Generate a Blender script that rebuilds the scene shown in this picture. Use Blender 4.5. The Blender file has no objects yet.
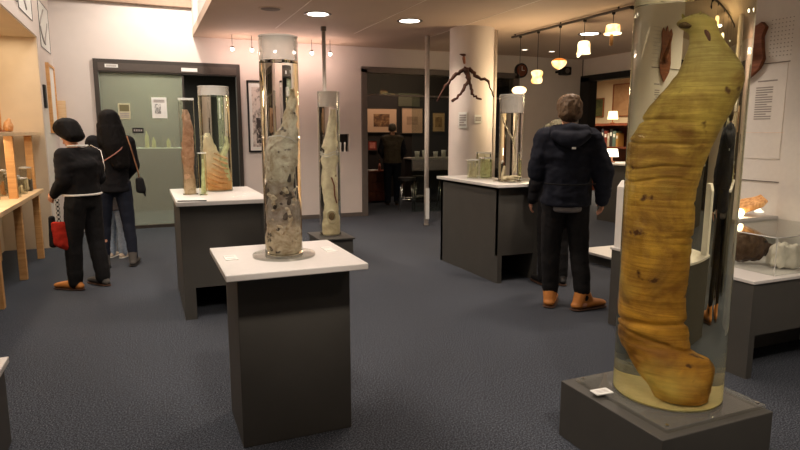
import bpy, bmesh, math, random
from mathutils import Vector, Matrix, noise as mnoise
random.seed(4)
R = math.radians
SC = bpy.context.scene
COL = SC.collection

# ------------------------------------------------------------------ camera, world, exposure, main lights
cam = bpy.data.cameras.new('camera')
cam.sensor_fit = 'HORIZONTAL'; cam.sensor_width = 36.0; cam.lens = 27.0; cam.clip_start = 0.05
cam_o = bpy.data.objects.new('camera', cam); COL.objects.link(cam_o)
cam_o.location = (0, 0, 1.5)
cam_o.rotation_euler = (R(90) - math.atan2(92, 600), 0, R(-23))
SC.camera = cam_o

SC.view_settings.view_transform = 'Standard'
SC.view_settings.look = 'None'
SC.view_settings.gamma = 1.0
SC.view_settings.use_curve_mapping = False
SC.view_settings.exposure = 0.32

world = bpy.data.worlds.new('world'); SC.world = world
world.use_nodes = True
bg = world.node_tree.nodes['Background']
bg.inputs['Color'].default_value = (1.0, 0.80, 0.66, 1)
bg.inputs['Strength'].default_value = 0.09

WARM = (1.0, 0.82, 0.67)
PINK = (1.0, 0.70, 0.60)

def lamp_obj(name, kind, loc, energy, color, rot=None, aim=None, **kw):
    l = bpy.data.lights.new(name, kind); l.energy = energy; l.color = color
    for k, v in kw.items(): setattr(l, k, v)
    o = bpy.data.objects.new(name, l); COL.objects.link(o); o.location = loc
    if aim is not None:
        o.rotation_euler = (Vector(aim) - Vector(loc)).to_track_quat('-Z', 'Y').to_euler()
    elif rot is not None: o.rotation_euler = rot
    return o

CEIL = 3.0
# downlights in the ceiling (the three in view and the rest of their grid)
DOWN_VIEW = [(2.15, 7.75), (3.42, 7.72), (6.38, 7.62)]
DOWN_REST = [(2.15, 4.3), (3.6, 4.2), (0.95, 1.2), (5.9, 4.2), (2.4, 0.6)]
for (x, y) in DOWN_VIEW + DOWN_REST:
    lamp_obj('downlight_lamp', 'SPOT', (x, y, CEIL - 0.05), 85 if y > 3 else 45, WARM, rot=(0, 0, 0), spot_size=R(128), spot_blend=0.7, shadow_soft_size=0.10)
# narrow unseen accent spots, added to brighten the jars and plinths
for (l_, a_, e_, c_) in [((0.45, 1.25, 2.95), (0.62, 2.96, 1.25), 170, 34), ((1.25, 0.35, 2.95), (2.2, 1.97, 1.1), 170, 44), ((0.55, 3.9, 2.95), (0.55, 5.75, 1.2), 170, 40),
                       ((1.9, 5.2, 2.95), (2.16, 7.38, 0.8), 120, 30), ((3.0, 3.6, 2.95), (3.45, 5.5, 1.2), 120, 38), ((3.3, 1.2, 2.95), (3.95, 2.8, 0.75), 50, 46)]:
    lamp_obj('added_accent', 'SPOT', l_, e_, (1.0, 0.86, 0.72), aim=a_, spot_size=R(c_), spot_blend=0.6, shadow_soft_size=0.12)
# wall washers up in the raised bay over the left end of the back wall
lamp_obj('bay_washer_lamp', 'SPOT', (0.62, 9.1, 3.72), 110, (1.0, 0.90, 0.80), aim=(0.35, 10.3, 2.95), spot_size=R(110), spot_blend=0.9, shadow_soft_size=0.06)
lamp_obj('bay_lamp', 'AREA', (-0.15, 5.6, 4.12), 150, (1.0, 0.89, 0.80), rot=(0, R(-22), 0), shape='RECTANGLE', size=1.4, size_y=7.0)

# ------------------------------------------------------------------ materials
def lin(c):
    c = c / 255.0
    return c / 12.92 if c <= 0.04045 else ((c + 0.055) / 1.055) ** 2.4
def rgb(r, g, b): return (lin(r), lin(g), lin(b), 1.0)

def new_mat(name):
    m = bpy.data.materials.new(name); m.use_nodes = True
    nt = m.node_tree; nt.nodes.clear()
    out = nt.nodes.new('ShaderNodeOutputMaterial')
    return m, nt, out
def coords(nt, scale=(1, 1, 1), kind='Object'):
    tc = nt.nodes.new('ShaderNodeTexCoord'); mp = nt.nodes.new('ShaderNodeMapping')
    mp.inputs['Scale'].default_value = scale
    nt.links.new(tc.outputs[kind], mp.inputs['Vector'])
    return mp.outputs['Vector']
def noise_tex(nt, vec, scale, detail=4, rough=0.5, dist=0.0):
    n = nt.nodes.new('ShaderNodeTexNoise')
    n.inputs['Scale'].default_value = scale; n.inputs['Detail'].default_value = detail
    n.inputs['Roughness'].default_value = rough; n.inputs['Distortion'].default_value = dist
    nt.links.new(vec, n.inputs['Vector'])
    return n.outputs['Fac']
def ramp(nt, fac, stops):
    r = nt.nodes.new('ShaderNodeValToRGB'); e = r.color_ramp.elements
    while len(e) < len(stops): e.new(0.5)
    for i, (p, c) in enumerate(stops): e[i].position = p; e[i].color = c
    nt.links.new(fac, r.inputs['Fac'])
    return r.outputs['Color']
def mixc(nt, fac, a, b, mode='MIX'):
    m = nt.nodes.new('ShaderNodeMix'); m.data_type = 'RGBA'; m.blend_type = mode
    if isinstance(fac, (int, float)): m.inputs[0].default_value = fac
    else: nt.links.new(fac, m.inputs[0])
    for i, v in ((6, a), (7, b)):
        if isinstance(v, tuple): m.inputs[i].default_value = v
        else: nt.links.new(v, m.inputs[i])
    return m.outputs[2]
def bsdf(nt, out, color, rough=0.6, metal=0.0, spec=0.4, bump=None, bump_str=0.2, bump_dist=0.01, **kw):
    b = nt.nodes.new('ShaderNodeBsdfPrincipled')
    if isinstance(color, tuple): b.inputs['Base Color'].default_value = color
    else: nt.links.new(color, b.inputs['Base Color'])
    b.inputs['Roughness'].default_value = rough; b.inputs['Metallic'].default_value = metal
    b.inputs['Specular IOR Level'].default_value = spec
    for k, v in kw.items(): b.inputs[k.replace('_', ' ')].default_value = v
    if bump is not None:
        bp = nt.nodes.new('ShaderNodeBump'); bp.inputs['Strength'].default_value = bump_str; bp.inputs['Distance'].default_value = bump_dist
        nt.links.new(bump, bp.inputs['Height']); nt.links.new(bp.outputs['Normal'], b.inputs['Normal'])
    nt.links.new(b.outputs['BSDF'], out.inputs['Surface'])
    return b
def plain(name, c, rough=0.6, metal=0.0, var=0.06, scale=30, bump=0.0, spec=0.4):
    m, nt, out = new_mat(name)
    v = coords(nt); n = noise_tex(nt, v, scale)
    lo = tuple(max(0, x * (1 - var)) for x in c[:3]) + (1,); hi = tuple(min(1, x * (1 + var)) for x in c[:3]) + (1,)
    bsdf(nt, out, ramp(nt, n, [(0.3, lo), (0.7, hi)]), rough, metal, spec, bump=n if bump else None, bump_str=bump)
    return m
def emit(name, c, strength, c2=None, scale=10):
    m, nt, out = new_mat(name)
    e = nt.nodes.new('ShaderNodeEmission'); e.inputs['Strength'].default_value = strength
    if c2:
        nt.links.new(ramp(nt, noise_tex(nt, coords(nt), scale), [(0.40, c), (0.66, c2)]), e.inputs['Color'])
    else: e.inputs['Color'].default_value = c
    nt.links.new(e.outputs['Emission'], out.inputs['Surface'])
    return m
def clear_solid(name, color=(1, 1, 1, 1), ior=1.36, rough=0.0):
    m, nt, out = new_mat(name)
    g = nt.nodes.new('ShaderNodeBsdfGlass'); g.inputs['Color'].default_value = color
    g.inputs['IOR'].default_value = ior; g.inputs['Roughness'].default_value = rough
    nt.links.new(g.outputs['BSDF'], out.inputs['Surface'])
    return m
def clear_sheet(name, color=(0.93, 0.95, 0.93, 1), haze=0.0, gloss=0.06, hazec=(0.8, 0.78, 0.74, 1)):
    # thin acrylic or glass: lets light straight through, mirrors a little more at grazing angles
    m, nt, out = new_mat(name)
    t = nt.nodes.new('ShaderNodeBsdfTransparent'); t.inputs['Color'].default_value = color
    gl = nt.nodes.new('ShaderNodeBsdfGlossy'); gl.inputs['Roughness'].default_value = 0.02
    lw = nt.nodes.new('ShaderNodeLayerWeight'); lw.inputs['Blend'].default_value = 0.5
    pw = nt.nodes.new('ShaderNodeMath'); pw.operation = 'POWER'; pw.inputs[1].default_value = 4.0
    ma = nt.nodes.new('ShaderNodeMath'); ma.operation = 'MULTIPLY_ADD'; ma.inputs[1].default_value = 0.55; ma.inputs[2].default_value = 0.035
    nt.links.new(lw.outputs['Facing'], pw.inputs[0]); nt.links.new(pw.outputs[0], ma.inputs[0])
    mx = nt.nodes.new('ShaderNodeMixShader')
    nt.links.new(ma.outputs[0], mx.inputs['Fac'])
    src = t.outputs['BSDF']
    if haze:
        d = nt.nodes.new('ShaderNodeBsdfDiffuse'); d.inputs['Color'].default_value = hazec
        mh = nt.nodes.new('ShaderNodeMixShader'); mh.inputs['Fac'].default_value = haze
        nt.links.new(src, mh.inputs[1]); nt.links.new(d.outputs['BSDF'], mh.inputs[2]); src = mh.outputs['Shader']
    nt.links.new(src, mx.inputs[1]); nt.links.new(gl.outputs['BSDF'], mx.inputs[2])
    nt.links.new(mx.outputs['Shader'], out.inputs['Surface'])
    return m

def carpet_mat():
    m, nt, out = new_mat('carpet')
    v = coords(nt)
    fine = noise_tex(nt, v, 120, 4, 0.8); big = noise_tex(nt, v, 0.9, 3)
    c = ramp(nt, fine, [(0.36, rgb(22, 25, 33)), (0.50, rgb(58, 62, 70)), (0.66, rgb(126, 131, 140))])
    c = mixc(nt, ramp(nt, big, [(0.35, (0, 0, 0, 1)), (0.7, (0.25, 0.25, 0.25, 1))]), c, rgb(64, 66, 70))
    bsdf(nt, out, c, 0.95, spec=0.1, bump=fine, bump_str=0.5, bump_dist=0.006)
    return m
def wood_mat(name, a, b, scale=(1, 1, 12), rough=0.5):
    m, nt, out = new_mat(name)
    v = coords(nt, scale); n = noise_tex(nt, v, 3.0, 5, 0.6, 0.8)
    bsdf(nt, out, ramp(nt, n, [(0.3, a), (0.7, b)]), rough, bump=n, bump_str=0.1)
    return m
def specimen_mat(name, zstops, spots=None, blotch=None, wave=0.0, rough=0.6, scale=14.0, zspan=(0, 1), var=0.25, bump=0.6, wdist=3.0, wscale=16):
    # preserved tissue: its own tones along the length, creases across it and darker blotches
    m, nt, out = new_mat(name)
    tc = nt.nodes.new('ShaderNodeTexCoord'); sx = nt.nodes.new('ShaderNodeSeparateXYZ')
    nt.links.new(tc.outputs['Object'], sx.inputs['Vector'])
    mr = nt.nodes.new('ShaderNodeMapRange'); mr.inputs['From Min'].default_value = zspan[0]; mr.inputs['From Max'].default_value = zspan[1]
    nt.links.new(sx.outputs['Z'], mr.inputs['Value'])
    c = ramp(nt, mr.outputs['Result'], zstops)
    v = tc.outputs['Object']
    n = noise_tex(nt, v, scale, 5, 0.65, 0.4)
    c = mixc(nt, ramp(nt, n, [(0.34, (1, 1, 1, 1)), (0.62, (0, 0, 0, 1))]), c, mixc(nt, 1.0, c, (1 - var * 1.6, 1 - var * 1.9, 1 - var * 2.2, 1), 'MULTIPLY'))
    hgt = n
    if wave:
        mp = nt.nodes.new('ShaderNodeMapping'); mp.inputs['Scale'].default_value = (1.6, 1.6, 26)
        nt.links.new(v, mp.inputs['Vector'])
        w = noise_tex(nt, mp.outputs['Vector'], 2.2, 6, 0.7, 0.5)
        c = mixc(nt, ramp(nt, w, [(0.38, (wave, wave, wave, 1)), (0.6, (0, 0, 0, 1))]), c, mixc(nt, 1.0, c, (0.42, 0.36, 0.24, 1), 'MULTIPLY'))
        hgt = w
    if blotch:
        g = noise_tex(nt, v, blotch[1], 4, 0.6, 0.6)
        c = mixc(nt, ramp(nt, g, [(0.44, (0, 0, 0, 1)), (0.62, (blotch[2],) * 3 + (1,))]), c, blotch[0])
        g2 = noise_tex(nt, v, blotch[1] * 0.8, 2, 0.5)
        c = mixc(nt, ramp(nt, g2, [(0.30, (0.55, 0.55, 0.55, 1)), (0.46, (0, 0, 0, 1))]), c, blotch[3])
    if spots:
        s = noise_tex(nt, v, spots[1], 3, 0.5)
        c = mixc(nt, ramp(nt, s, [(spots[2], (0, 0, 0, 1)), (spots[2] + 0.06, (1, 1, 1, 1))]), c, spots[0])
    bsdf(nt, out, c, rough, spec=0.3, bump=hgt, bump_str=bump, bump_dist=0.008)
    return m

MT = {}
MT['carpet'] = carpet_mat()
MT['wall'] = plain('wall_paint', rgb(216, 206, 199), 0.8, var=0.02, scale=4)
MT['ceiling'] = plain('ceiling_paint', rgb(204, 180, 160), 0.75, var=0.02, scale=3)
MT['seam'] = plain('ceiling_seam', rgb(240, 225, 212), 0.6)
MT['brown_beam'] = plain('beam_paint', rgb(150, 125, 105), 0.7)
MT['dark_frame'] = plain('dark_frame', rgb(58, 52, 47), 0.45)
MT['grey_frame'] = plain('grey_frame', rgb(112, 104, 98), 0.4, 0.3)
MT['black'] = plain('black', rgb(20, 18, 18), 0.6)
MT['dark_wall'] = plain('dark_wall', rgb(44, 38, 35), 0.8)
MT['plinth'] = plain('plinth_paint', rgb(70, 68, 64), 0.55, var=0.05, scale=6)
MT['slab'] = plain('white_laminate', rgb(208, 204, 200), 0.4, var=0.02)
MT['white'] = plain('white_paint', rgb(235, 232, 226), 0.6, var=0.02)
MT['paper'] = plain('paper', rgb(225, 225, 220), 0.8, var=0.02)
MT['print'] = plain('print_ink', rgb(160, 154, 150), 0.8)
MT['steel'] = plain('steel', rgb(190, 188, 184), 0.25, 1.0)
MT['chrome'] = plain('chrome', rgb(215, 213, 210), 0.12, 1.0)
MT['pole_paint'] = plain('pole_paint', rgb(205, 196, 186), 0.45)
MT['wood'] = wood_mat('light_wood', rgb(196, 142, 84), rgb(222, 172, 112))
MT['wood_pale'] = wood_mat('pale_wood', rgb(214, 178, 132), rgb(232, 200, 158))
MT['wood_red'] = wood_mat('red_wood', rgb(92, 44, 28), rgb(124, 64, 42), (12, 1, 1))
MT['wood_mid'] = wood_mat('mid_wood', rgb(112, 62, 36), rgb(150, 90, 56))
MT['twig'] = wood_mat('dark_twig', rgb(50, 28, 20), rgb(92, 52, 36), (4, 4, 4), 0.7)
MT['beige'] = plain('niche_lining', rgb(214, 196, 168), 0.8, var=0.03, scale=5)
MT['acrylic'] = clear_sheet('acrylic_sheet', (0.93, 0.94, 0.92, 1))
MT['acrylic_hazy'] = clear_sheet('acrylic_hazy', (0.95, 0.94, 0.92, 1), haze=0.30)
MT['acrylic_light'] = clear_sheet('acrylic_light', (0.95, 0.93, 0.90, 1), haze=0.16)
MT['glass'] = clear_sheet('window_glass', (0.80, 0.84, 0.80, 1))
MT['edge_acrylic'] = clear_sheet('acrylic_edge', (0.85, 0.86, 0.82, 1), haze=0.5)
MT['clear_plate'] = clear_sheet('clear_plate', (0.9, 0.9, 0.86, 1), haze=0.08)
MT['liquid'] = clear_solid('preserving_liquid', (0.985, 0.975, 0.94, 1), 1.36)
MT['liquid_yellow'] = clear_solid('yellow_liquid', (0.955, 0.955, 0.83, 1), 1.34)
MT['liquid_green'] = clear_solid('green_liquid', (0.95, 0.98, 0.90, 1), 1.36)

def frosted_mat():
    m, nt, out = new_mat('frosted_glass')
    v = coords(nt); n = noise_tex(nt, v, 1.2, 2)
    b = nt.nodes.new('ShaderNodeBsdfPrincipled')
    nt.links.new(ramp(nt, n, [(0.3, rgb(196, 198, 182)), (0.7, rgb(204, 206, 190))]), b.inputs['Base Color'])
    b.inputs['Roughness'].default_value = 0.28; b.inputs['Specular IOR Level'].default_value = 0.35
    t = nt.nodes.new('ShaderNodeBsdfTransparent'); t.inputs['Color'].default_value = (0.85, 0.9, 0.82, 1)
    mx = nt.nodes.new('ShaderNodeMixShader'); mx.inputs['Fac'].default_value = 0.72
    nt.links.new(b.outputs['BSDF'], mx.inputs[1]); nt.links.new(t.outputs['BSDF'], mx.inputs[2])
    nt.links.new(mx.outputs['Shader'], out.inputs['Surface'])
    return m
MT['frosted'] = frosted_mat()

# ------------------------------------------------------------------ mesh builder
class MB:
    def __init__(s): s.bm = bmesh.new()
    def _m(s, verts, M):
        if M is not None: bmesh.ops.transform(s.bm, matrix=M, verts=verts)
    def box(s, x0, x1, y0, y1, z0, z1, bev=0.0, M=None):
        r = bmesh.ops.create_cube(s.bm, size=1.0)
        vs = r['verts']
        for v in vs:
            v.co = Vector((x0 + (v.co.x + .5) * (x1 - x0), y0 + (v.co.y + .5) * (y1 - y0), z0 + (v.co.z + .5) * (z1 - z0)))
        if bev:
            es = list({e for v in vs for e in v.link_edges})
            rr = bmesh.ops.bevel(s.bm, geom=es, offset=bev, segments=2, affect='EDGES', profile=0.5)
            vs = list({v for f in rr['faces'] for v in f.verts} | {v for v in vs if v.is_valid})
        s._m(vs, M); return s
    def cyl(s, p0, p1, r0, r1=None, n=16, cap=True):
        p0, p1 = Vector(p0), Vector(p1); r1 = r0 if r1 is None else r1
        d = p1 - p0; q = d.to_track_quat('Z', 'Y').to_matrix().to_4x4()
        M = Matrix.Translation((p0 + p1) / 2) @ q
        bmesh.ops.create_cone(s.bm, cap_ends=cap, cap_tris=False, segments=n, radius1=r0, radius2=r1, depth=d.length, matrix=M)
        return s
    def sphere(s, c, r, n=16, sc=(1, 1, 1)):
        M = Matrix.Translation(c) @ Matrix.Diagonal((r * sc[0], r * sc[1], r * sc[2], 1))
        bmesh.ops.create_uvsphere(s.bm, u_segments=n, v_segments=max(6, n * 3 // 4), radius=1, matrix=M)
        return s
    def lathe(s, prof, c=(0, 0, 0), n=48, close=False):
        rings = []
        for (r, z) in prof:
            if r < 1e-6: rings.append([s.bm.verts.new((c[0], c[1], c[2] + z))])
            else: rings.append([s.bm.verts.new((c[0] + r * math.cos(2 * math.pi * i / n), c[1] + r * math.sin(2 * math.pi * i / n), c[2] + z)) for i in range(n)])
        pairs = list(zip(rings, rings[1:]))
        if close: pairs.append((rings[-1], rings[0]))
        for a, b in pairs:
            for i in range(n):
                j = (i + 1) % n
                if len(a) == 1 and len(b) == 1: continue
                if len(a) == 1: s.bm.faces.new((a[0], b[j], b[i]))
                elif len(b) == 1: s.bm.faces.new((a[i], a[j], b[0]))
                else: s.bm.faces.new((a[i], a[j], b[j], b[i]))
        return s
    def tube(s, pts, r, n=8):
        pts = [Vector(p) for p in pts]; rs = r if isinstance(r, (list, tuple)) else [r] * len(pts)
        rings = []; up = Vector((0, 0, 1))
        for i, p in enumerate(pts):
            t = (pts[min(i + 1, len(pts) - 1)] - pts[max(i - 1, 0)]).normalized()
            a = t.cross(up)
            if a.length < 1e-3: a = t.cross(Vector((1, 0, 0)))
            a.normalize(); b = t.cross(a).normalized()
            rings.append([s.bm.verts.new(p + rs[i] * (a * math.cos(2 * math.pi * k / n) + b * math.sin(2 * math.pi * k / n))) for k in range(n)])
        for A_, B_ in zip(rings, rings[1:]):
            for k in range(n): s.bm.faces.new((A_[k], A_[(k + 1) % n], B_[(k + 1) % n], B_[k]))
        s.bm.faces.new(rings[0][::-1]); s.bm.faces.new(rings[-1])
        return s
    def hull(s, blobs, n=10):
        vs = []
        for (c, r) in blobs:
            r = (r, r, r) if isinstance(r, (int, float)) else r
            for i in range(n + 1):
                th = math.pi * i / n
                k = 1 if i in (0, n) else n
                for j in range(k):
                    ph = 2 * math.pi * j / max(k, 1)
                    vs.append(s.bm.verts.new((c[0] + r[0] * math.sin(th) * math.cos(ph), c[1] + r[1] * math.sin(th) * math.sin(ph), c[2] + r[2] * math.cos(th))))
        res = bmesh.ops.convex_hull(s.bm, input=vs)
        dead = [g for g in set(res['geom_interior'] + res['geom_unused']) if isinstance(g, bmesh.types.BMVert) and g.is_valid]
        if dead: bmesh.ops.delete(s.bm, geom=dead, context='VERTS')
        return s
    def prism(s, pts2, y0, y1, axes='xz'):
        def P(a, b, d): return {'xz': (a, d, b), 'yz': (d, a, b), 'xy': (a, b, d)}[axes]
        A_ = [s.bm.verts.new(P(a, b, y0)) for a, b in pts2]; B_ = [s.bm.verts.new(P(a, b, y1)) for a, b in pts2]
        n = len(pts2)
        s.bm.faces.new(A_); s.bm.faces.new(B_[::-1])
        for i in range(n): s.bm.faces.new((A_[i], B_[i], B_[(i + 1) % n], A_[(i + 1) % n]))
        return s
    def loft(s, secs, n=40):
        # sections (z, cx, cy, rx, ry) with closed rounded ends
        rings = []
        for (z, cx, cy, rx, ry) in secs:
            rings.append([s.bm.verts.new((cx + rx * math.cos(2 * math.pi * i / n), cy + ry * math.sin(2 * math.pi * i / n), z)) for i in range(n)])
        for a, b in zip(rings, rings[1:]):
            for i in range(n): s.bm.faces.new((a[i], a[(i + 1) % n], b[(i + 1) % n], b[i]))
        s.bm.faces.new(rings[0][::-1]); s.bm.faces.new(rings[-1])
        return s
    def mesh(s, name, mat, smooth=False):
        bmesh.ops.recalc_face_normals(s.bm, faces=s.bm.faces)
        me = bpy.data.meshes.new(name); s.bm.to_mesh(me); s.bm.free()
        if mat is not None: me.materials.append(mat)
        if smooth:
            for p in me.polygons: p.use_smooth = True
        return me
    def build(s, name, mat, parent=None, loc=(0, 0, 0), rz=0.0, smooth=False, auto=False):
        me = s.mesh(name, mat, smooth or auto)
        o = bpy.data.objects.new(name, me); COL.objects.link(o)
        o.location = loc; o.rotation_euler = (0, 0, rz)
        if parent is not None: o.parent = parent
        if auto: sharp_edges(me)
        return o

def sharp_edges(me, ang=35):
    bm = bmesh.new(); bm.from_mesh(me)
    for e in bm.edges:
        if len(e.link_faces) == 2 and e.calc_face_angle(0) > R(ang): e.smooth = False
    bm.to_mesh(me); bm.free()

def empty(name, loc=(0, 0, 0), rz=0.0):
    o = bpy.data.objects.new(name, None); COL.objects.link(o)
    o.empty_display_size = 0.1
    o.location = loc; o.rotation_euler = (0, 0, rz); return o
def tag(o, label, cat, group=None, kind=None):
    o['label'] = label; o['category'] = cat
    if group: o['group'] = group
    if kind: o['kind'] = kind
    return o
def struct(o): o['kind'] = 'structure'; return o
def box_obj(name, b, mat, parent=None, bev=0.0, **k):
    return MB().box(*b, bev=bev).build(name, mat, parent, **k)
def sbox(name, b, mat): return struct(box_obj(name, b, mat))

def remesh(mb, name, mat, parent=None, voxel=0.012, smooth=6, loc=(0, 0, 0), rz=0.0, disp=None):
    """voxel-unite the hulls into one continuous skin, smooth it and optionally wrinkle it"""
    me = mb.mesh(name + '_raw', None)
    o = bpy.data.objects.new(name + '_raw', me); COL.objects.link(o)
    md = o.modifiers.new('r', 'REMESH'); md.mode = 'VOXEL'; md.voxel_size = voxel; md.use_smooth_shade = True
    sm = o.modifiers.new('s', 'SMOOTH'); sm.factor = 0.5; sm.iterations = smooth
    dg = bpy.context.evaluated_depsgraph_get(); dg.update()
    ev = o.evaluated_get(dg)
    out = bpy.data.meshes.new_from_object(ev)
    bpy.data.objects.remove(o); bpy.data.meshes.remove(me)
    out.name = name
    if disp:
        ds = [v.normal * disp(v.co, v.normal) for v in out.vertices]
        for v, d in zip(out.vertices, ds): v.co += d
    out.materials.clear(); out.materials.append(mat)
    for p in out.polygons: p.use_smooth = True
    r = bpy.data.objects.new(name, out); COL.objects.link(r)
    r.location = loc; r.rotation_euler = (0, 0, rz)
    if parent is not None: r.parent = parent
    return r
def nz(p, s): return mnoise.noise(Vector((p[0] * s, p[1] * s, p[2] * s)))
def catmull(keys, steps):
    out = []
    n = len(keys)
    for i in range(n - 1):
        p0, p1, p2, p3 = keys[max(i - 1, 0)], keys[i], keys[i + 1], keys[min(i + 2, n - 1)]
        for k in range(steps):
            t = k / steps
            out.append(tuple(0.5 * (2 * b + (c - a) * t + (2 * a - 5 * b + 4 * c - d) * t * t + (-a + 3 * b - 3 * c + d) * t ** 3) for a, b, c, d in zip(p0, p1, p2, p3)))
    out.append(tuple(keys[-1])); return out

# ------------------------------------------------------------------ the room
VB = 10.3           # back wall plane
sbox('floor', (-4.5, 12.5, -5.0, 16.0, -0.1, 0.0), MT['carpet'])
# low ceiling, right of the raised bay
sbox('ceiling', (0.82, 12.5, -5.0, 16.0, CEIL, CEIL + 0.12), MT['ceiling'])
sbox('ceiling', (-4.5, 0.82, 10.4, 16.0, CEIL, CEIL + 0.12), MT['ceiling'])
sbox('ceiling', (-4.5, 0.94, -5.0, 10.45, 4.2, 4.3), MT['white'])
sbox('trim_1', (0.82, 0.94, -5.0, 10.3, CEIL + 0.12, 4.2), MT['white'])
sbox('trim_2', (-1.15, 0.82, 10.18, 10.3, 3.42, 3.56), MT['brown_beam'])
for i, x in enumerate((1.86, 3.06, 4.26)):
    sbox('trim_%d' % (3 + i), (x, x + 0.012, -1.0, 9.0, CEIL - 0.004, CEIL + 0.01), MT['seam'])
# back wall pieces around the openings
sbox('wall_back', (-1.15, -0.6, VB, VB + 0.12, 0, 4.2), MT['wall'])
sbox('wall_back', (-0.6, 1.5, VB, VB + 0.12, 2.58, 4.2), MT['wall'])
sbox('wall_back', (1.5, 3.10, VB, VB + 0.12, 0, CEIL), MT['wall'])
sbox('wall_back', (3.10, 3.39, VB, VB + 0.12, 0, 1.17), MT['wall'])
sbox('wall_back', (3.10, 3.39, VB, VB + 0.12, 1.48, CEIL), MT['wall'])
sbox('wall_back', (3.39, 3.66, VB, VB + 0.12, 0, CEIL), MT['wall'])
sbox('wall_back', (3.66, 6.84, VB, VB + 0.12, 2.62, CEIL), MT['wall'])
sbox('wall_back', (6.84, 8.6, VB, VB + 0.12, 0, CEIL), MT['wall'])
sbox('trim_6', (6.84, 8.48, VB - 0.02, VB, 2.60, 2.64), MT['wall'])
sbox('trim_7', (6.84, 8.48, VB - 0.015, VB, 2.06, 2.09), MT['wall'])
# display recess in the back wall
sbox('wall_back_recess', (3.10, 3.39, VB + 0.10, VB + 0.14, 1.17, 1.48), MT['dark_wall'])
# left wall: end strip, frieze over the display alcove, alcove lining
sbox('wall_left', (-1.75, -1.15, 9.0, 10.45, 0, 4.2), MT['wall'])
sbox('wall_left', (-1.85, -1.15, -1.0, 9.0, 2.70, 4.2), MT['wall'])
sbox('wall_left_alcove', (-1.85, -1.72, -1.0, 9.0, 0, 2.70), MT['beige'])
sbox('wall_left_alcove', (-1.72, -1.16, 8.97, 9.0, 0, 2.70), MT['beige'])
sbox('wall_left_soffit', (-1.72, -1.16, -1.0, 8.97, 2.685, 2.70), MT['beige'])
# right wall with the doorway to the shop, and the near partition behind the bench
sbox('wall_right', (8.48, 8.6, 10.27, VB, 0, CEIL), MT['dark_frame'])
sbox('wall_right', (8.48, 8.6, 6.0, 10.27, 2.62, CEIL), MT['wall'])
sbox('wall_right', (4.5, 4.62, 1.0, 3.85, 0, CEIL), MT['white'])
sbox('wall_right', (4.36, 4.5, 1.6, 3.02, 0, CEIL), MT['white'])
# shop room beyond the right wall
sbox('wall_shop', (12.3, 12.4, 6.0, 16.0, 0, CEIL), MT['beige'])
sbox('wall_shop', (8.6, 12.4, 14.4, 14.5, 0, CEIL), MT['beige'])
# dark back room beyond the wide opening
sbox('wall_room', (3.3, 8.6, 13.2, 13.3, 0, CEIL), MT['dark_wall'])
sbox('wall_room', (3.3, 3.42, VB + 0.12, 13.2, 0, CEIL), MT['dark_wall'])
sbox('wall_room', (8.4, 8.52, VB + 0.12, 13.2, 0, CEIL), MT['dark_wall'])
# dim room behind the frosted shop window
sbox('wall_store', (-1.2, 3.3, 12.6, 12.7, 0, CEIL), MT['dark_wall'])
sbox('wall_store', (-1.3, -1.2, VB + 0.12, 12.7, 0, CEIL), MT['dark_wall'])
# baseboards
sbox('baseboard_back', (1.5, 3.66, VB - 0.012, VB, 0, 0.07), MT['grey_frame'])
sbox('baseboard_left', (-1.15, -1.138, 9.0, VB, 0, 0.05), MT['grey_frame'])
# square pillar
struct(MB().cyl((4.53, 7.97, 0), (4.53, 7.97, CEIL), 0.325, n=64).build('wall_pillar', MT['wall'], auto=True))
struct(MB().cyl((4.90, 7.90, 0), (4.90, 7.90, CEIL), 0.022).build('trim_8', MT['pole_paint'], smooth=True))

# frosted shop window (frame, frosted pane, clear dark opening beside it)
w = empty('window_1'); struct(w)
m = MB()
m.box(-0.62, 1.52, VB - 0.05, VB + 0.08, 2.41, 2.60); m.box(-0.62, -0.555, VB - 0.05, VB + 0.08, 0, 2.41); m.box(1.46, 1.52, VB - 0.05, VB + 0.08, 0, 2.41)
m.box(0.62, 0.65, VB - 0.03, VB + 0.06, 0, 2.41); m.box(-0.56, 0.62, VB - 0.03, VB + 0.06, 0, 0.05)
m.build('window_frame', MT['dark_frame'], w)
box_obj('window_header', (-0.555, 1.46, VB - 0.062, VB - 0.048, 2.43, 2.545), plain('header_metal', rgb(84, 76, 70), 0.35, 0.3), w)
box_obj('frosted_pane', (-0.555, 0.62, VB, VB + 0.012, 0.05, 2.41), MT['frosted'], w)
lamp_obj('store_fill', 'AREA', (0.2, 10.9, 2.5), 60, (0.95, 1.0, 0.85), rot=(0, 0, 0), shape='RECTANGLE', size=0.8, size_y=0.8)  # unseen fill added to bring out the bottles behind the pane

# wide opening to the dark room: grey frame, header glass, part pane
d = empty('door_1'); struct(d)
m = MB()
m.box(3.62, 3.72, VB - 0.05, VB + 0.14, 0, 2.62); m.box(3.62, 6.90, VB - 0.05, VB + 0.14, 2.56, 2.66); m.box(6.80, 6.90, VB - 0.05, VB + 0.14, 0, 2.62)
m.box(3.72, 6.80, VB, VB + 0.04, 2.16, 2.19)
m.build('door_frame', MT['grey_frame'], d)
box_obj('header_glass', (3.72, 6.80, VB + 0.015, VB + 0.022, 2.19, 2.56), MT['glass'], d)
box_obj('door_pane', (4.62, 6.80, VB + 0.015, VB + 0.022, 0.02, 2.16), MT['glass'], d)
box_obj('frosted_band', (4.62, 6.80, VB + 0.010, VB + 0.014, 0.80, 1.02), MT['clear_plate'], d)
# dark frame of the shop doorway in the right wall
d = empty('door_2'); struct(d)
m = MB(); m.box(8.42, 8.62, 9.99, 10.27, 0, 2.62); m.box(8.42, 8.62, 6.0, 10.27, 2.54, 2.66)
m.build('door_frame', MT['black'], d)

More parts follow.
